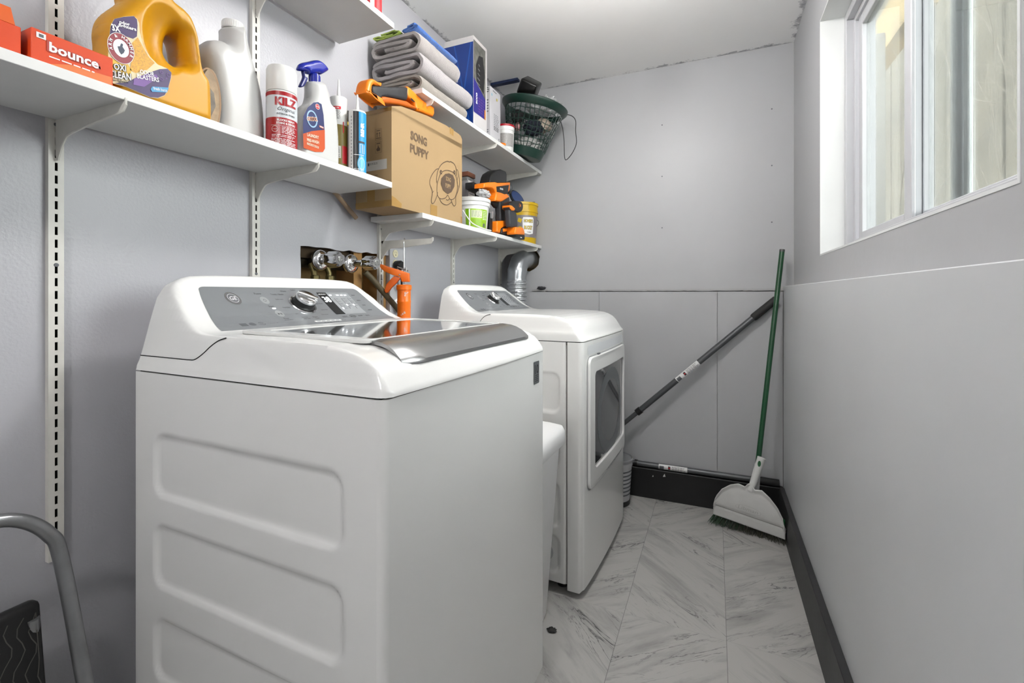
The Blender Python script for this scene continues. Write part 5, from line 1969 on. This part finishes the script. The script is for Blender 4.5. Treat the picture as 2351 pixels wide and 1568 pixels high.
# yellow bucket
t = thing('yellow_bucket', 'yellow and grey two gallon bucket with a wire handle at the shelf end', 'bucket', (-1.090, 2.625, Z3))
YB_ = mat('bucket_yellow', '#E2B800', .35)
r = .1
latheo('bucket_body', [(r - .012, 0), (r - .010, .004), (r - .003, .165), (r - .001, .185), (r + .003, .186), (r + .003, .195), (r, .196), (r, .228), (r + .004, .229), (r + .004, .244), (r - .002, .245), (r - .006, .230)], YB_, t, 64)
latheo('bucket_floor', [(0, .0), (r - .02, .0), (r - .02, .002), (0, .002)], YB_, t, 32, Matrix.Translation((0, 0, .004)))
d = Deco(.0003, .01)
d.rect(-.12, .035, .12, .165, mat('bucket_grey_print', '#8C8588', .4), 1)
d.poly([(-.01, .06), (.032, .052), (.060, .058), (.062, .145), (.055, .155), (-.008, .152), (-.012, .14)], WINK, 2)
d.text("HOMER'S", .026, .132, .022, INK, 3, .06, 0, .060)
d.text("HOMER'S", .026, .132, .020, mat('bucket_lettering_yellow', '#E8C81C', .4), 4, .03, 0, .056)
d.text('BUCKET', .026, .092, .024, INK, 3, .06, 0, .056)
d.text('BUCKET', .026, .092, .022, MATS['bucket_lettering_yellow'], 4, .03, 0, .052)
d.text('2 Gallon', .030, .066, .008, INK, 4, .02, 0, .030)
d.poly([(-.034, .150), (-.014, .140), (-.022, .118), (-.042, .128)], MATS['bucket_lettering_yellow'], 2)
for i in range(5):
    d.disk(-.026, .05 + i * .011, .011, [MATS['bucket_lettering_yellow'], mat('bucket_print_pale', '#E6DFA0', .4)][i % 2], 2 + i % 2, .004)
bphi = math.atan2(-2.625, 1.09)
d.build('print', lambda u, v, o: Vector(((r - .0115 + .0085 * v / .165 + o + .0012) * math.cos(bphi + .2 + u / .095), (r - .0115 + .0085 * v / .165 + o + .0012) * math.sin(bphi + .2 + u / .095), v)), t)
tubeo('bail_handle', catmull([(.02, .103, .205), (.07, .09, .16), (.095, .05, .13), (.09, .01, .10)], 6), .0014, BLACK, t, 6)
t = thing('sanding_disc_stack', 'blue and black round disc standing in the yellow bucket', 'disc', (-1.115, 2.60, Z3 + .275))
MD_ = Matrix.Rotation(R(62), 4, 'Y') @ Matrix.Rotation(R(15), 4, 'X')
latheo('disc', [(0, -.004), (.058, -.004), (.061, 0), (.060, .006), (.054, .008), (0, .008)], mat('disc_black', '#202228', .4), t, 48, MD_ @ Matrix.Translation((0, 0, .006)))
latheo('blue_face', [(.022, .0145), (.050, .0145), (.050, .0155), (.022, .0155)], mat('disc_blue', '#3E5488', .4), t, 48, MD_)
t = thing('grey_block', 'small grey block in the right of the yellow bucket', 'block', (-1.03, 2.66, Z3 + .20))
bb_ = boxo('block_body', -.012, .012, -.015, .015, 0, .066, DARKGREY, t, .003, 1)
bb_.rotation_euler = (R(-20), 0, 0)

# red and white object on the highest shelf
t = thing('red_white_can', 'red and white striped can cut off above the highest shelf', 'can', (-1.045, 1.225, ZT))
latheo('can_body', [(.028, 0), (.030, .002), (.030, .14), (.028, .143), (0, .143)], WINK, t, 32)
d = Deco(.0003, .006)
d.rect(-.05, .0, -.008, .14, RED, 1)
d.rect(.006, .0, .04, .14, RED, 1)
curved(d, 'stripes', 0, 0, .030, t, math.atan2(-1.225, 1.045))
# wooden dowel under the shelf end
t = tag(tubeo('wooden_dowel', [(XL + .016, 1.20, 1.575 - .02), (XL + .022, 1.36, 1.436)], .0085, mat('bare_wood', '#B49A7E', .7, var=(20, .1)), None, 16), 'short wooden stick leaning on the wall behind the shelf end', 'wooden stick')

ALB = 1.0
# ================================================================== plumbing in the wall hole
BRASS = mat('old_brass', '#6E6440', .45, .7, var=(60, .4))
PIPE = mat('dark_copper_pipe', '#4A3C24', .5, .6, var=(20, .4))
def valve(y, z, xf, xh, label, rh):
    t = thing('water_valve', label, 'water valve', (0, 0, 0))
    M = Matrix.Translation((xf, y, z)) @ Matrix.Rotation(R(90), 4, 'Y')
    latheo('escutcheon', [(.030, -.004), (.036, 0), (.037, .006), (.033, .014), (.024, .020), (.014, .022)], CHROME, t, 48, M)
    latheo('stem', [(.013, .0), (.013, xh - xf + .004), (.010, xh - xf + .006)], CHROME, t, 28, M)
    # fluted knob
    bm = bmesh.new()
    L_ = .062
    n = 60
    rings = []
    for s_, q in ((0, .55), (.004, .82), (.014, 1.0), (.045, .96), (.056, .90), (L_, .78)):
        ring = []
        for k in range(n):
            a = 2 * PI * k / n
            rad_ = rh * q * (1 - .17 * (0.5 + 0.5 * math.cos(6 * a)) ** 1.5)
            ring.append(bm.verts.new(Vector((xh + s_, y + rad_ * math.cos(a), z + rad_ * math.sin(a)))))
        rings.append(ring)
    for A, B in zip(rings, rings[1:]):
        for k in range(n):
            bm.faces.new((A[k], A[(k + 1) % n], B[(k + 1) % n], B[k]))
    bm.faces.new(rings[0])
    bm.faces.new(rings[-1])
    kb = bmo('handle', bm, CHROME, t, smooth=R(45))
    latheo('centre_screw', [(.010, 0), (.010, .002), (.006, .0025), (.005, .001), (0, .001)], ZINC, kb, 24, Matrix.Translation((xh + L_, y, z)) @ Matrix.Rotation(R(90), 4, 'Y'))
    return t
valve(1.205, 1.268, -1.262, -1.228, 'chrome fluted valve handle at the left of the wall hole', .029)
valve(1.352, 1.264, -1.262, -1.196, 'chrome fluted valve handle at the right of the wall hole', .027)
vp = thing('valve_pipework', 'old brass mixing valve and pipes inside the wall hole', 'pipework', (0, 0, 0))
bm = bmesh.new()
tube(bm, [(-1.315, 1.10, 1.262), (-1.315, 1.46, 1.258)], .020, 16)
for y in (1.205, 1.352):
    tube(bm, [(-1.325, y, 1.265), (-1.262, y, 1.265)], .016, 16)
bmo('valve_body', bm, mat('tarnished_brass', '#2E281C', .5, .6, var=(40, .3)), vp)
for y in (1.195, 1.262):
    bm = bmesh.new()
    tube(bm, [(-1.29, y, 1.255), (-1.275, y, 1.225), (-1.27, y, 1.0)], [.010, .010, .010], 14)
    bmo('supply_pipe', bm, BRASS, vp)
    latheo('union_nut', [(.012, 0), (.0155, .002), (.0155, .016), (.012, .018)], BRASS, vp, 6, Matrix.Translation((-1.27, y, 1.198)))
    latheo('union_nut', [(.011, 0), (.013, .002), (.013, .010), (.011, .012)], BRASS, vp, 6, Matrix.Translation((-1.27, y, 1.182)))
hs = tag(tubeo('drain_hose', catmull([(-1.24, 1.41, 1.235), (-1.228, 1.442, 1.205), (-1.215, 1.49, 1.155), (-1.203, 1.56, 1.09), (-1.200, 1.625, 1.03), (-1.200, 1.67, .97), (-1.200, 1.70, .85)], 8), .0115, mat('olive_brown_hose', '#4E4530', .6), None, 14), 'olive brown drain hose running down from the wall hole', 'hose')

# outlet on its metal cover
t = thing('outlet', 'duplex outlet on a pale metal wall cover', 'electrical outlet', (XL, 1.612, 1.0))
PLATE = mat('pale_metal_cover', '#B6B6BA', .45, .1, bump=(60, .0003))
boxo('cover', -.001, .010, -.038, .058, -.25, .345, PLATE, t, .002, 1)
def recept(z, plugged):
    rc = latheo('receptacle', [(.0165, .0), (.0165, .003), (0, .0032)], mat('ivory_receptacle', '#DAD2B0', .4), t, 32, Matrix.Translation((.010, -.005, z)) @ Matrix.Rotation(R(90), 4, 'Y'))
    d = Deco(.0004)
    d.rect(-.0065 - .005, z + .001, -.0048 - .005, z + .009, BLACK, 1)
    d.rect(.0048 - .005, z + .001, .0065 - .005, z + .009, BLACK, 1)
    d.disk(-.005, z - .006, .0026, BLACK, 1)
    d.build('slots', lambda a, b, o: Vector((.0133 + o, a, b)), rc)
recept(.322, 0)
recept(.280, 1)
pg = thing('power_plug', 'black round power plug in the outlet with cord', 'power plug', (XL + .0138, 1.607, 1.272))
bm = bmesh.new()
lathe(bm, [(.019, 0), (.020, .004), (.020, .026), (.016, .032), (0, .033)], 30, Matrix.Rotation(R(90), 4, 'Y'))
bmo('plug_body', bm, BLACK, pg)
tubeo('cord', catmull([(.018, .005, -.010), (.020, .012, -.06), (.012, .025, -.14), (.010, .02, -.20), (.010, .0, -.30), (.010, -.01, -.42)], 6), .0045, BLACK, pg, 8)
tubeo('cord', catmull([(.018, -.010, -.012), (.02, -.008, -.08), (.018, .03, -.13), (.015, .034, -.25), (.015, .03, -.42)], 6), .004, mat('grey_cord', '#8A8C90', .5), pg, 8)
t = thing('hang_tag', 'small white paper tag with yellow warning mark on the cord', 'tag', (XL + .028, 1.60, 1.10))
boxo('paper', 0, .0006, -.014, .016, -.03, .03, WINK, t)
boxo('warning_mark', .0006, .0009, -.004, .013, -.022, -.008, mat('warning_yellow', '#D8C01C', .5), t)
t.rotation_euler = (R(28), 0, 0)

# ---- caulking gun hanging from the bracket
cg = thing('caulking_gun', 'orange caulking gun hanging upside down from the empty bracket', 'caulking gun', (-1.135, 1.515, 0))
GO = mat('gun_orange', '#E2690C', .35, var=(18, .12))
r = .0262
bm = bmesh.new()
lathe(bm, [(r - .002, .93), (r, .932), (r, 1.0), (r + .0008, 1.002), (r + .0008, 1.006), (r, 1.008), (r, 1.115), (r + .001, 1.118), (r + .001, 1.122), (r, 1.125), (r, 1.165), (r + .0035, 1.167), (r + .0035, 1.184), (r - .001, 1.187)], 44)
bmo('barrel', bm, GO, cg)
d = Deco(.0003, .008)
SM = mat('dried_caulk_smear', '#C9A79A', .8, var=(90, .2))
rg = random.Random(4)
for cu_, cv_, sc_ in ((-.006, 1.075, .010), (-.008, 1.035, .013), (.010, 1.15, .007), (-.002, 1.02, .010)):
    for q in range(9):
        a, b, e = cu_ + rg.uniform(-1, 1) * sc_, cv_ + rg.uniform(-1, 1) * sc_, rg.uniform(.001, .004)
        d.poly([(a + e * math.cos(z_) * rg.uniform(.5, 1.3), b + e * math.sin(z_) * rg.uniform(.5, 1.3)) for z_ in [2 * PI * i / 7 for i in range(7)]], SM, 1)
curved(d, 'caulk_smears', 0, 0, r, cg, math.atan2(-1.515, 1.135))
# pistol body lies in the plane facing the doorway
Mg = Matrix(((CA, 0, SA, 0), (SA, 0, -CA, 0), (0, 1, 0, 0), (0, 0, 0, 1)))
def gpt(cr):     # crop (680,550) scale 7.468, measured about the rod at x=928
    px, py = 680 + cr[0] / 7.468, 550 + cr[1] / 7.468
    dd = 1.135 * SA + 1.515 * CA
    return ((px - 928.0) / FPX * dd, CAM_H + (675 - py) / FPX * dd)
slabo('handle', [[gpt(p) for p in [(1430, 440), (1450, 420), (1495, 432), (1600, 470), (1800, 530), (1945, 580), (1950, 725), (1820, 725), (1800, 650), (1700, 620), (1640, 600), (1520, 545), (1470, 500)]]], .010, .002, GO, Mg, cg, 0, 2)
slabo('trigger', [[gpt(p) for p in [(1690, 625), (1800, 660), (1730, 740), (1640, 830), (1585, 910), (1545, 915), (1522, 870), (1560, 760), (1630, 680)]]], .008, .002, mat('gun_orange_dark', '#C9560A', .4), Mg, cg, 0, 2)
y0_, z0_ = gpt((1785, 605))
latheo('pivot_pin', [(.003, 0), (.003, .0225), (0, .023)], ZINC, cg, 12, Mg @ Matrix.Translation((y0_, z0_, -.0115)))
tubeo('push_rod', [(0, 0, 1.19), (0, 0, 1.352)], .003, CHROME, cg, 10)
tubeo('rod_hook', catmull([(0, 0, 1.352), (0, .002, 1.366), (-.002, .006, 1.371), (-.003, .010, 1.366), (-.003, .011, 1.357)], 6), .003, CHROME, cg, 10)
a = gpt((1740, 470)); b = gpt((1930, 540))
bm = bmesh.new()
tube(bm, [Mg @ Vector((a[0], a[1], .004)), Mg @ Vector((b[0], b[1], .004))], .0028, 8)
c_ = gpt((1895, 480)); e_ = gpt((1895, 560))
tube(bm, [Mg @ Vector((c_[0], c_[1], .006)), Mg @ Vector((e_[0], e_[1], .006))], .003, 8)
bmo('release_wire', bm, ZINC, cg)

# ================================================================== dryer duct
t = thing('dryer_duct', 'silver dryer vent duct from the back wall down behind the dryer', 'vent duct', (0, 0, 0))
bm = bmesh.new()
path = catmull([(-1.095, 2.80, 1.372), (-1.097, 2.70, 1.370), (-1.103, 2.635, 1.345), (-1.108, 2.605, 1.29), (-1.110, 2.60, 1.23)], 5)
n = len(path)
rad = [.058 + (.0022 if i % 5 == 0 else 0) for i in range(n)]
tube(bm, path, rad, 40, caps=False)
bmo('metal_elbow', bm, mat('galvanised_steel', '#9FA2A5', .3, .85, var=(8, .1)), t)
bm = bmesh.new()
path = catmull([(-1.110, 2.60, 1.235), (-1.108, 2.60, 1.15), (-1.10, 2.59, 1.05), (-1.09, 2.58, .9), (-1.08, 2.57, .6), (-1.08, 2.57, .35)], 22)
rad = [.056 + .0045 * math.sin(i * 1.05) for i in range(len(path))]
tube(bm, path, rad, 48, caps=False)
for v in bm.verts:
    v.co += Vector((mnoise.noise(v.co * 90), mnoise.noise(v.co * 90 + Vector((5, 5, 5))), 0)) * .0022
bmo('foil_hose', bm, mat('aluminium_foil', '#C9CBCD', .28, .9, bump=(160, .003)), t)
# small dark scrap on the ledge
o = blob('rag_scrap', (-.995, 2.722, PZ + .024), (.028, .010, .010), mat('dark_rag', '#303034', .8), None, 6, .5, 4, 3)
tag(o, 'small dark scrap lying on the panel ledge right of the duct', 'scrap')

# ================================================================== floor things
# trash can between the machines
t = thing('trash_can', 'white plastic trash can between washer and dryer', 'trash can', (-.705, 1.475, 0))
def rrloft(bm, secs, n=72, e=9):
    rings = []
    for z, ax, ay in secs:
        ring = []
        for k in range(n):
            a = 2 * PI * k / n
            c, s_ = math.cos(a), math.sin(a)
            ring.append(bm.verts.new((ax * math.copysign(abs(c) ** (2 / e), c), ay * math.copysign(abs(s_) ** (2 / e), s_), z)))
        rings.append(ring)
    for A, B in zip(rings, rings[1:]):
        for k in range(n):
            bm.faces.new((A[k], A[(k + 1) % n], B[(k + 1) % n], B[k]))
    bm.faces.new(rings[0][::-1])
    bm.faces.new(rings[-1])
bm = bmesh.new()
rrloft(bm, [(0, .150, .105), (.012, .155, .11), (.60, .195, .145), (.605, .20, .15), (.615, .20, .15)])
bmo('can_body', bm, mat('trash_white', '#DCDCDC', .4), t)
bm = bmesh.new()
rrloft(bm, [(.612, .208, .158), (.616, .212, .162), (.655, .212, .162), (.672, .205, .155), (.682, .18, .13), (.685, .12, .08)])
bmo('lid', bm, mat('trash_lid_white', '#E4E4E4', .35), t, smooth=R(50))
# small bucket behind the dryer corner
t = thing('paint_pail', 'small pale pail with striped label standing past the dryer corner', 'pail', (-.505, 2.575, 0))
latheo('pail_body', [(.072, 0), (.075, .003), (.088, .215), (.092, .216), (.092, .235)], mat('pail_grey_white', '#B9BABC', .45), t, 48)
latheo('lid', [(.094, .2355), (.095, .250), (.090, .254), (.086, .248), (0, .247)], mat('pail_lid_grey', '#8E9092', .4), t, 48)
latheo('base_band', [(.0735, .001), (.0765, .002), (.0785, .028), (.076, .0285)], BLACK, t, 48)
d = Deco(.0003, .01)
for i in range(7):
    d.rect(-.09, .06 + i * .021, .09, .068 + i * .021, INKG, 1)
d.build('label', lambda u, v, o: Vector(((.0752 + .013 * v / .215 + o) * math.cos(-.6 + u / .08), (.0752 + .013 * v / .215 + o) * math.sin(-.6 + u / .08), v)), t)

# ---- painter's poles
POLE = mat('grey_pole', '#505254', .35, .3)
def pole(label, A, B, lab0, ring0, grip0, rad):
    A, B = Vector(A), Vector(B)
    t = thing('extension_pole', label, 'extension pole', (0, 0, 0), 0, 'grey extension poles')
    f = lambda s_: A.lerp(B, s_)
    tubeo('inner_tube', [f(0), f(ring0)], rad * .78, POLE, t, 20)
    tubeo('outer_tube', [f(ring0), f(grip0)], rad, POLE, t, 24)
    tubeo('lock_ring', [f(ring0 - .006), f(ring0 + .012)], rad * 1.25, BLACK, t, 24)
    tubeo('grip', [f(grip0), f(grip0 + .006), f(1)], [rad * 1.1, rad * 1.3, rad * 1.2], BLACKM, t, 24)
    dirv = (B - A).normalized()
    up = Vector((0, -1, 0))
    side = dirv.cross(up).normalized()
    up = side.cross(dirv)
    L_ = (B - A).length
    d = Deco(.0003, .006)
    u0 = lab0 * L_
    d.rect(u0, -rad * 1.2, u0 + .15, rad * 1.2, WINK, 1)
    d.rect(u0 + .004, -.008, u0 + .028, .012, INKG, 2)
    d.rect(u0 + .05, -.01, u0 + .062, .008, BLACK, 2)
    d.rect(u0 + .052, -.004, u0 + .060, .002, RED, 3)
    d.lines(u0 + .07, u0 + .14, -.012, .012, 5, INKG, 2, .4, .2, 3)
    def fn(u, v, o):
        a = v / rad
        return A + dirv * u + side * ((rad + o + .0002) * math.sin(a)) + up * ((rad + o + .0002) * math.cos(a))
    d.build('sticker', fn, t, 'white printed sticker')
    return t
import math as _m
pole('grey extension pole leaning diagonally against the back wall', (-.905, 2.60, .018), (.286, 2.708, 1.124), .60, .43, .91, .0155)
pole('grey extension pole lying along the top of the black baseboard', (-.62, 2.712, .1835), (.300, 2.712, .1835), .36, .22, .86, .0150)
# ---- broom with clip-on dustpan
br = thing('broom', 'green-handled broom standing in the corner with a white dustpan clipped on', 'broom', (0, 0, 0))
GRH = mat('green_broom_handle', '#15472A', .3, coat=.3)
TOP = Vector((.306, 2.655, 1.362))
BOT = Vector((.186, 2.520, .300))
tubeo('handle', [BOT, TOP], .0118, GRH, br, 22)
tubeo('handle_tip', [TOP - (TOP - BOT).normalized() * .002, TOP + (TOP - BOT).normalized() * .010], .0122, mat('grey_tip', '#4A4A4A', .5), br, 22)
# head frame: local x across, z up, y depth
HM = Matrix.Translation((.143, 2.510, 0)) @ Matrix.Rotation(R(-14), 4, 'Z') @ Matrix.Rotation(R(6), 4, 'Y')
bm = bmesh.new()
box(bm, -.135, .150, -.004, .022, .070, .115, .008, 2)
bmesh.ops.transform(bm, matrix=HM, verts=bm.verts[:])
bmo('broom_head', bm, mat('green_head', '#1E5230', .4), br)
tubeo('socket', [HM @ Vector((.02, .009, .10)), BOT + (TOP - BOT).normalized() * .03], .014, WHITE_PL, br, 18)
bm = bmesh.new()
rg = random.Random(12)
for i in range(520):
    u = rg.uniform(-.135, .15)
    v = rg.uniform(-.002, .020)
    fl = (u - .0) * .28 + rg.uniform(-.01, .01)
    a = HM @ Vector((u, v, .075))
    bx = HM @ Vector((u + fl, v + rg.uniform(-.052, .004), .01))
    bx.z = .0015 + rg.uniform(0, .008)
    m_ = (a + bx) / 2 + Vector((0, rg.uniform(-.004, .002), 0))
    tube(bm, [a, m_, bx], [.0011, .0011, .0008], 4, mi=0 if u < -.06 + rg.uniform(-.05, .05) else 1)
bmesh.ops.recalc_face_normals(bm, faces=bm.faces[:])
bo = bmo('bristles', bm, [mat('green_bristle', '#173C20', .6), mat('dusty_bristle', '#3F3F35', .8)], br)
# dustpan
dp = thing('dustpan', 'white dustpan snapped on the broom in the corner', 'dustpan', (0, 0, 0))
DPW = mat('dustpan_white', '#CFCFCD', .4, var=(18, .05))
DM = Matrix.Translation((.138, 2.474, .056)) @ Matrix.Rotation(R(-15), 4, 'Z') @ Matrix.Rotation(R(4.5), 4, 'Y') @ Matrix.Rotation(R(-4), 4, 'X')
W_ = .150
outl = [(-W_, -.012), (-W_, .045), (-.140, .09), (-.115, .135), (-.08, .168), (-.045, .185), (-.012, .18), (-.006, .20), (.018, .20), (.022, .178), (.055, .187), (.09, .165), (.125, .13), (.148, .09), (.160, .04), (.162, -.012)]
nx, nz = 44, 36
bm = bmesh.new()
def topz(x):
    T = sorted(outl[1:-1])
    return interp(T, x)
G = []
for i in range(nx + 1):
    x = -.150 + .312 * i / nx
    col = []
    zt = topz(x)
    for j in range(nz + 1):
        z = -.012 + (zt + .012) * j / nz
        f = (z + .012) / .21
        # scooped pan: bulges to the viewer towards the top, curled rim
        e = min((x + .150), (.162 - x), zt - z) / .02
        y = -.030 * math.sin(min(max(f, 0), 1) * PI * .62) - (.010 * max(0, 1 - e) if z > .04 else 0)
        if .036 < z < .048:
            y += .003
        col.append(bm.verts.new((x, y, z)))
    G.append(col)
for i in range(nx):
    for j in range(nz):
        bm.faces.new((G[i][j], G[i + 1][j], G[i + 1][j + 1], G[i][j + 1]))
bmesh.ops.transform(bm, matrix=DM, verts=bm.verts[:])
pan = bmo('pan', bm, DPW, dp, smooth=R(70))
s_ = pan.modifiers.new('thick', 'SOLIDIFY')
s_.thickness = .003
bm = bmesh.new()
tube(bm, [DM @ Vector(p) for p in ((.008, -.028, .165), (.014, -.024, .20), (.024, -.012, .26), (.036, -.004, .325))], [.014, .015, .0175, .0185], 20)
bmo('pan_handle', bm, WHITE_PL, dp, smooth=R(60))
d = Deco(.0004)
d.disk(0, 0, .007, MATS['green_head'], 1, .014)
hc_ = DM @ Vector((.031, -.024, .300))
d.build('hang_hole', lambda a, b, o: hc_ + Vector((a * .97 + b * .08, a * -.25 + .0, b)) + Vector((.0, -.0035 - o, 0)), dp, 'green oval hang hole')
d = Deco(.0004)
d.text('Libman', .005, .074, .018, mat('embossed_mark', '#B4B4B2', .5), 1, 0, 0, .085, .2)
d.ring(.005, .072, .055, .0012, MATS['embossed_mark'], 1, .018)
d.rect(-.145, .0405, .157, .0435, mat('grey_groove_line', '#8A8A86', .8), 1)  # last one: grey line along the pan's groove
d.build('embossed_logo', lambda a, b, o: DM @ Vector((a, -.030 * math.sin((b + .012) / .21 * PI * .62) - .0042 - o, b)), dp)

# ---- step stool folded against the left wall
st = thing('step_stool', 'folded step stool with grey tubular frame and black treads', 'step stool', (0, 0, 0))
TUBE = mat('grey_painted_tube', '#8E8F91', .28, .75, var=(20, .12))
yc = .245
fr = [(-.96, yc + .235, .0), (-1.04, yc + .215, .40), (-1.095, yc + .200, .655), (-1.105, yc + .185, .715), (-1.11, yc + .145, .757), (-1.112, yc + .09, .770), (-1.112, yc, .772)]
full = fr + [(x, 2 * yc - y, z) for x, y, z in fr[-2::-1]]
tubeo('frame', catmull(full, 8), .0115, TUBE, st, 20)
rl = [(-1.205, yc + .205, .0), (-1.135, yc + .175, .56)]
tubeo('rear_leg', rl, .009, TUBE, st, 16)
tubeo('rear_leg', [(x, 2 * yc - y, z) for x, y, z in rl], .009, TUBE, st, 16)
TREAD = mat('black_tread', '#141414', .45)
def tread(z0, x0, h):
    bm = bmesh.new()
    box(bm, -.016, .016, yc - .185, yc + .188, 0, h, .012, 3)
    bmesh.ops.transform(bm, matrix=Matrix.Translation((x0, 0, z0)) @ Matrix.Rotation(R(-9), 4, 'Y'), verts=bm.verts[:])
    tr = bmo('tread', bm, TREAD, st)
    # wavy anti-slip ribs
    d = Deco(.0004)
    rg = random.Random(int(z0 * 100))
    for i in range(22):
        y = yc - .18 + i * .0165
        pts = []
        for k in range(16):
            zz = .02 + (h - .04) * k / 15
            pts.append((y + .007 * math.sin(zz * 90 + i * .6) + (zz) * .12, zz))
        pts = [(min(max(a, yc - .175), yc + .178), b) for a, b in pts]
        d.path(pts, .0016, mat('worn_rib_grey', '#4C4A46', .5), 1)
    MM = Matrix.Translation((x0, 0, z0)) @ Matrix.Rotation(R(-9), 4, 'Y')
    d.build('grip_ribs', lambda a, b, o: MM @ Vector((.0163 + o, a, b)), tr)
tread(.345, -1.115, .245)
tread(.06, -1.06, .235)
for y in (yc + .232, yc - .232):
    tubeo('rubber_foot', [(-.960, y + (.003 if y > yc else -.003), .0), (-.968, y, .03)], .0145, BLACKM, st, 16)
# ---- dark debris on the floor
o = blob('lint_tuft', (-.51, 1.50, .004), (.016, .012, .003), mat('dark_lint', '#2C2C2C', .9), None, 2, .6, 6, 3)
tag(o, 'small dark tuft of lint on the floor by the washer', 'lint')
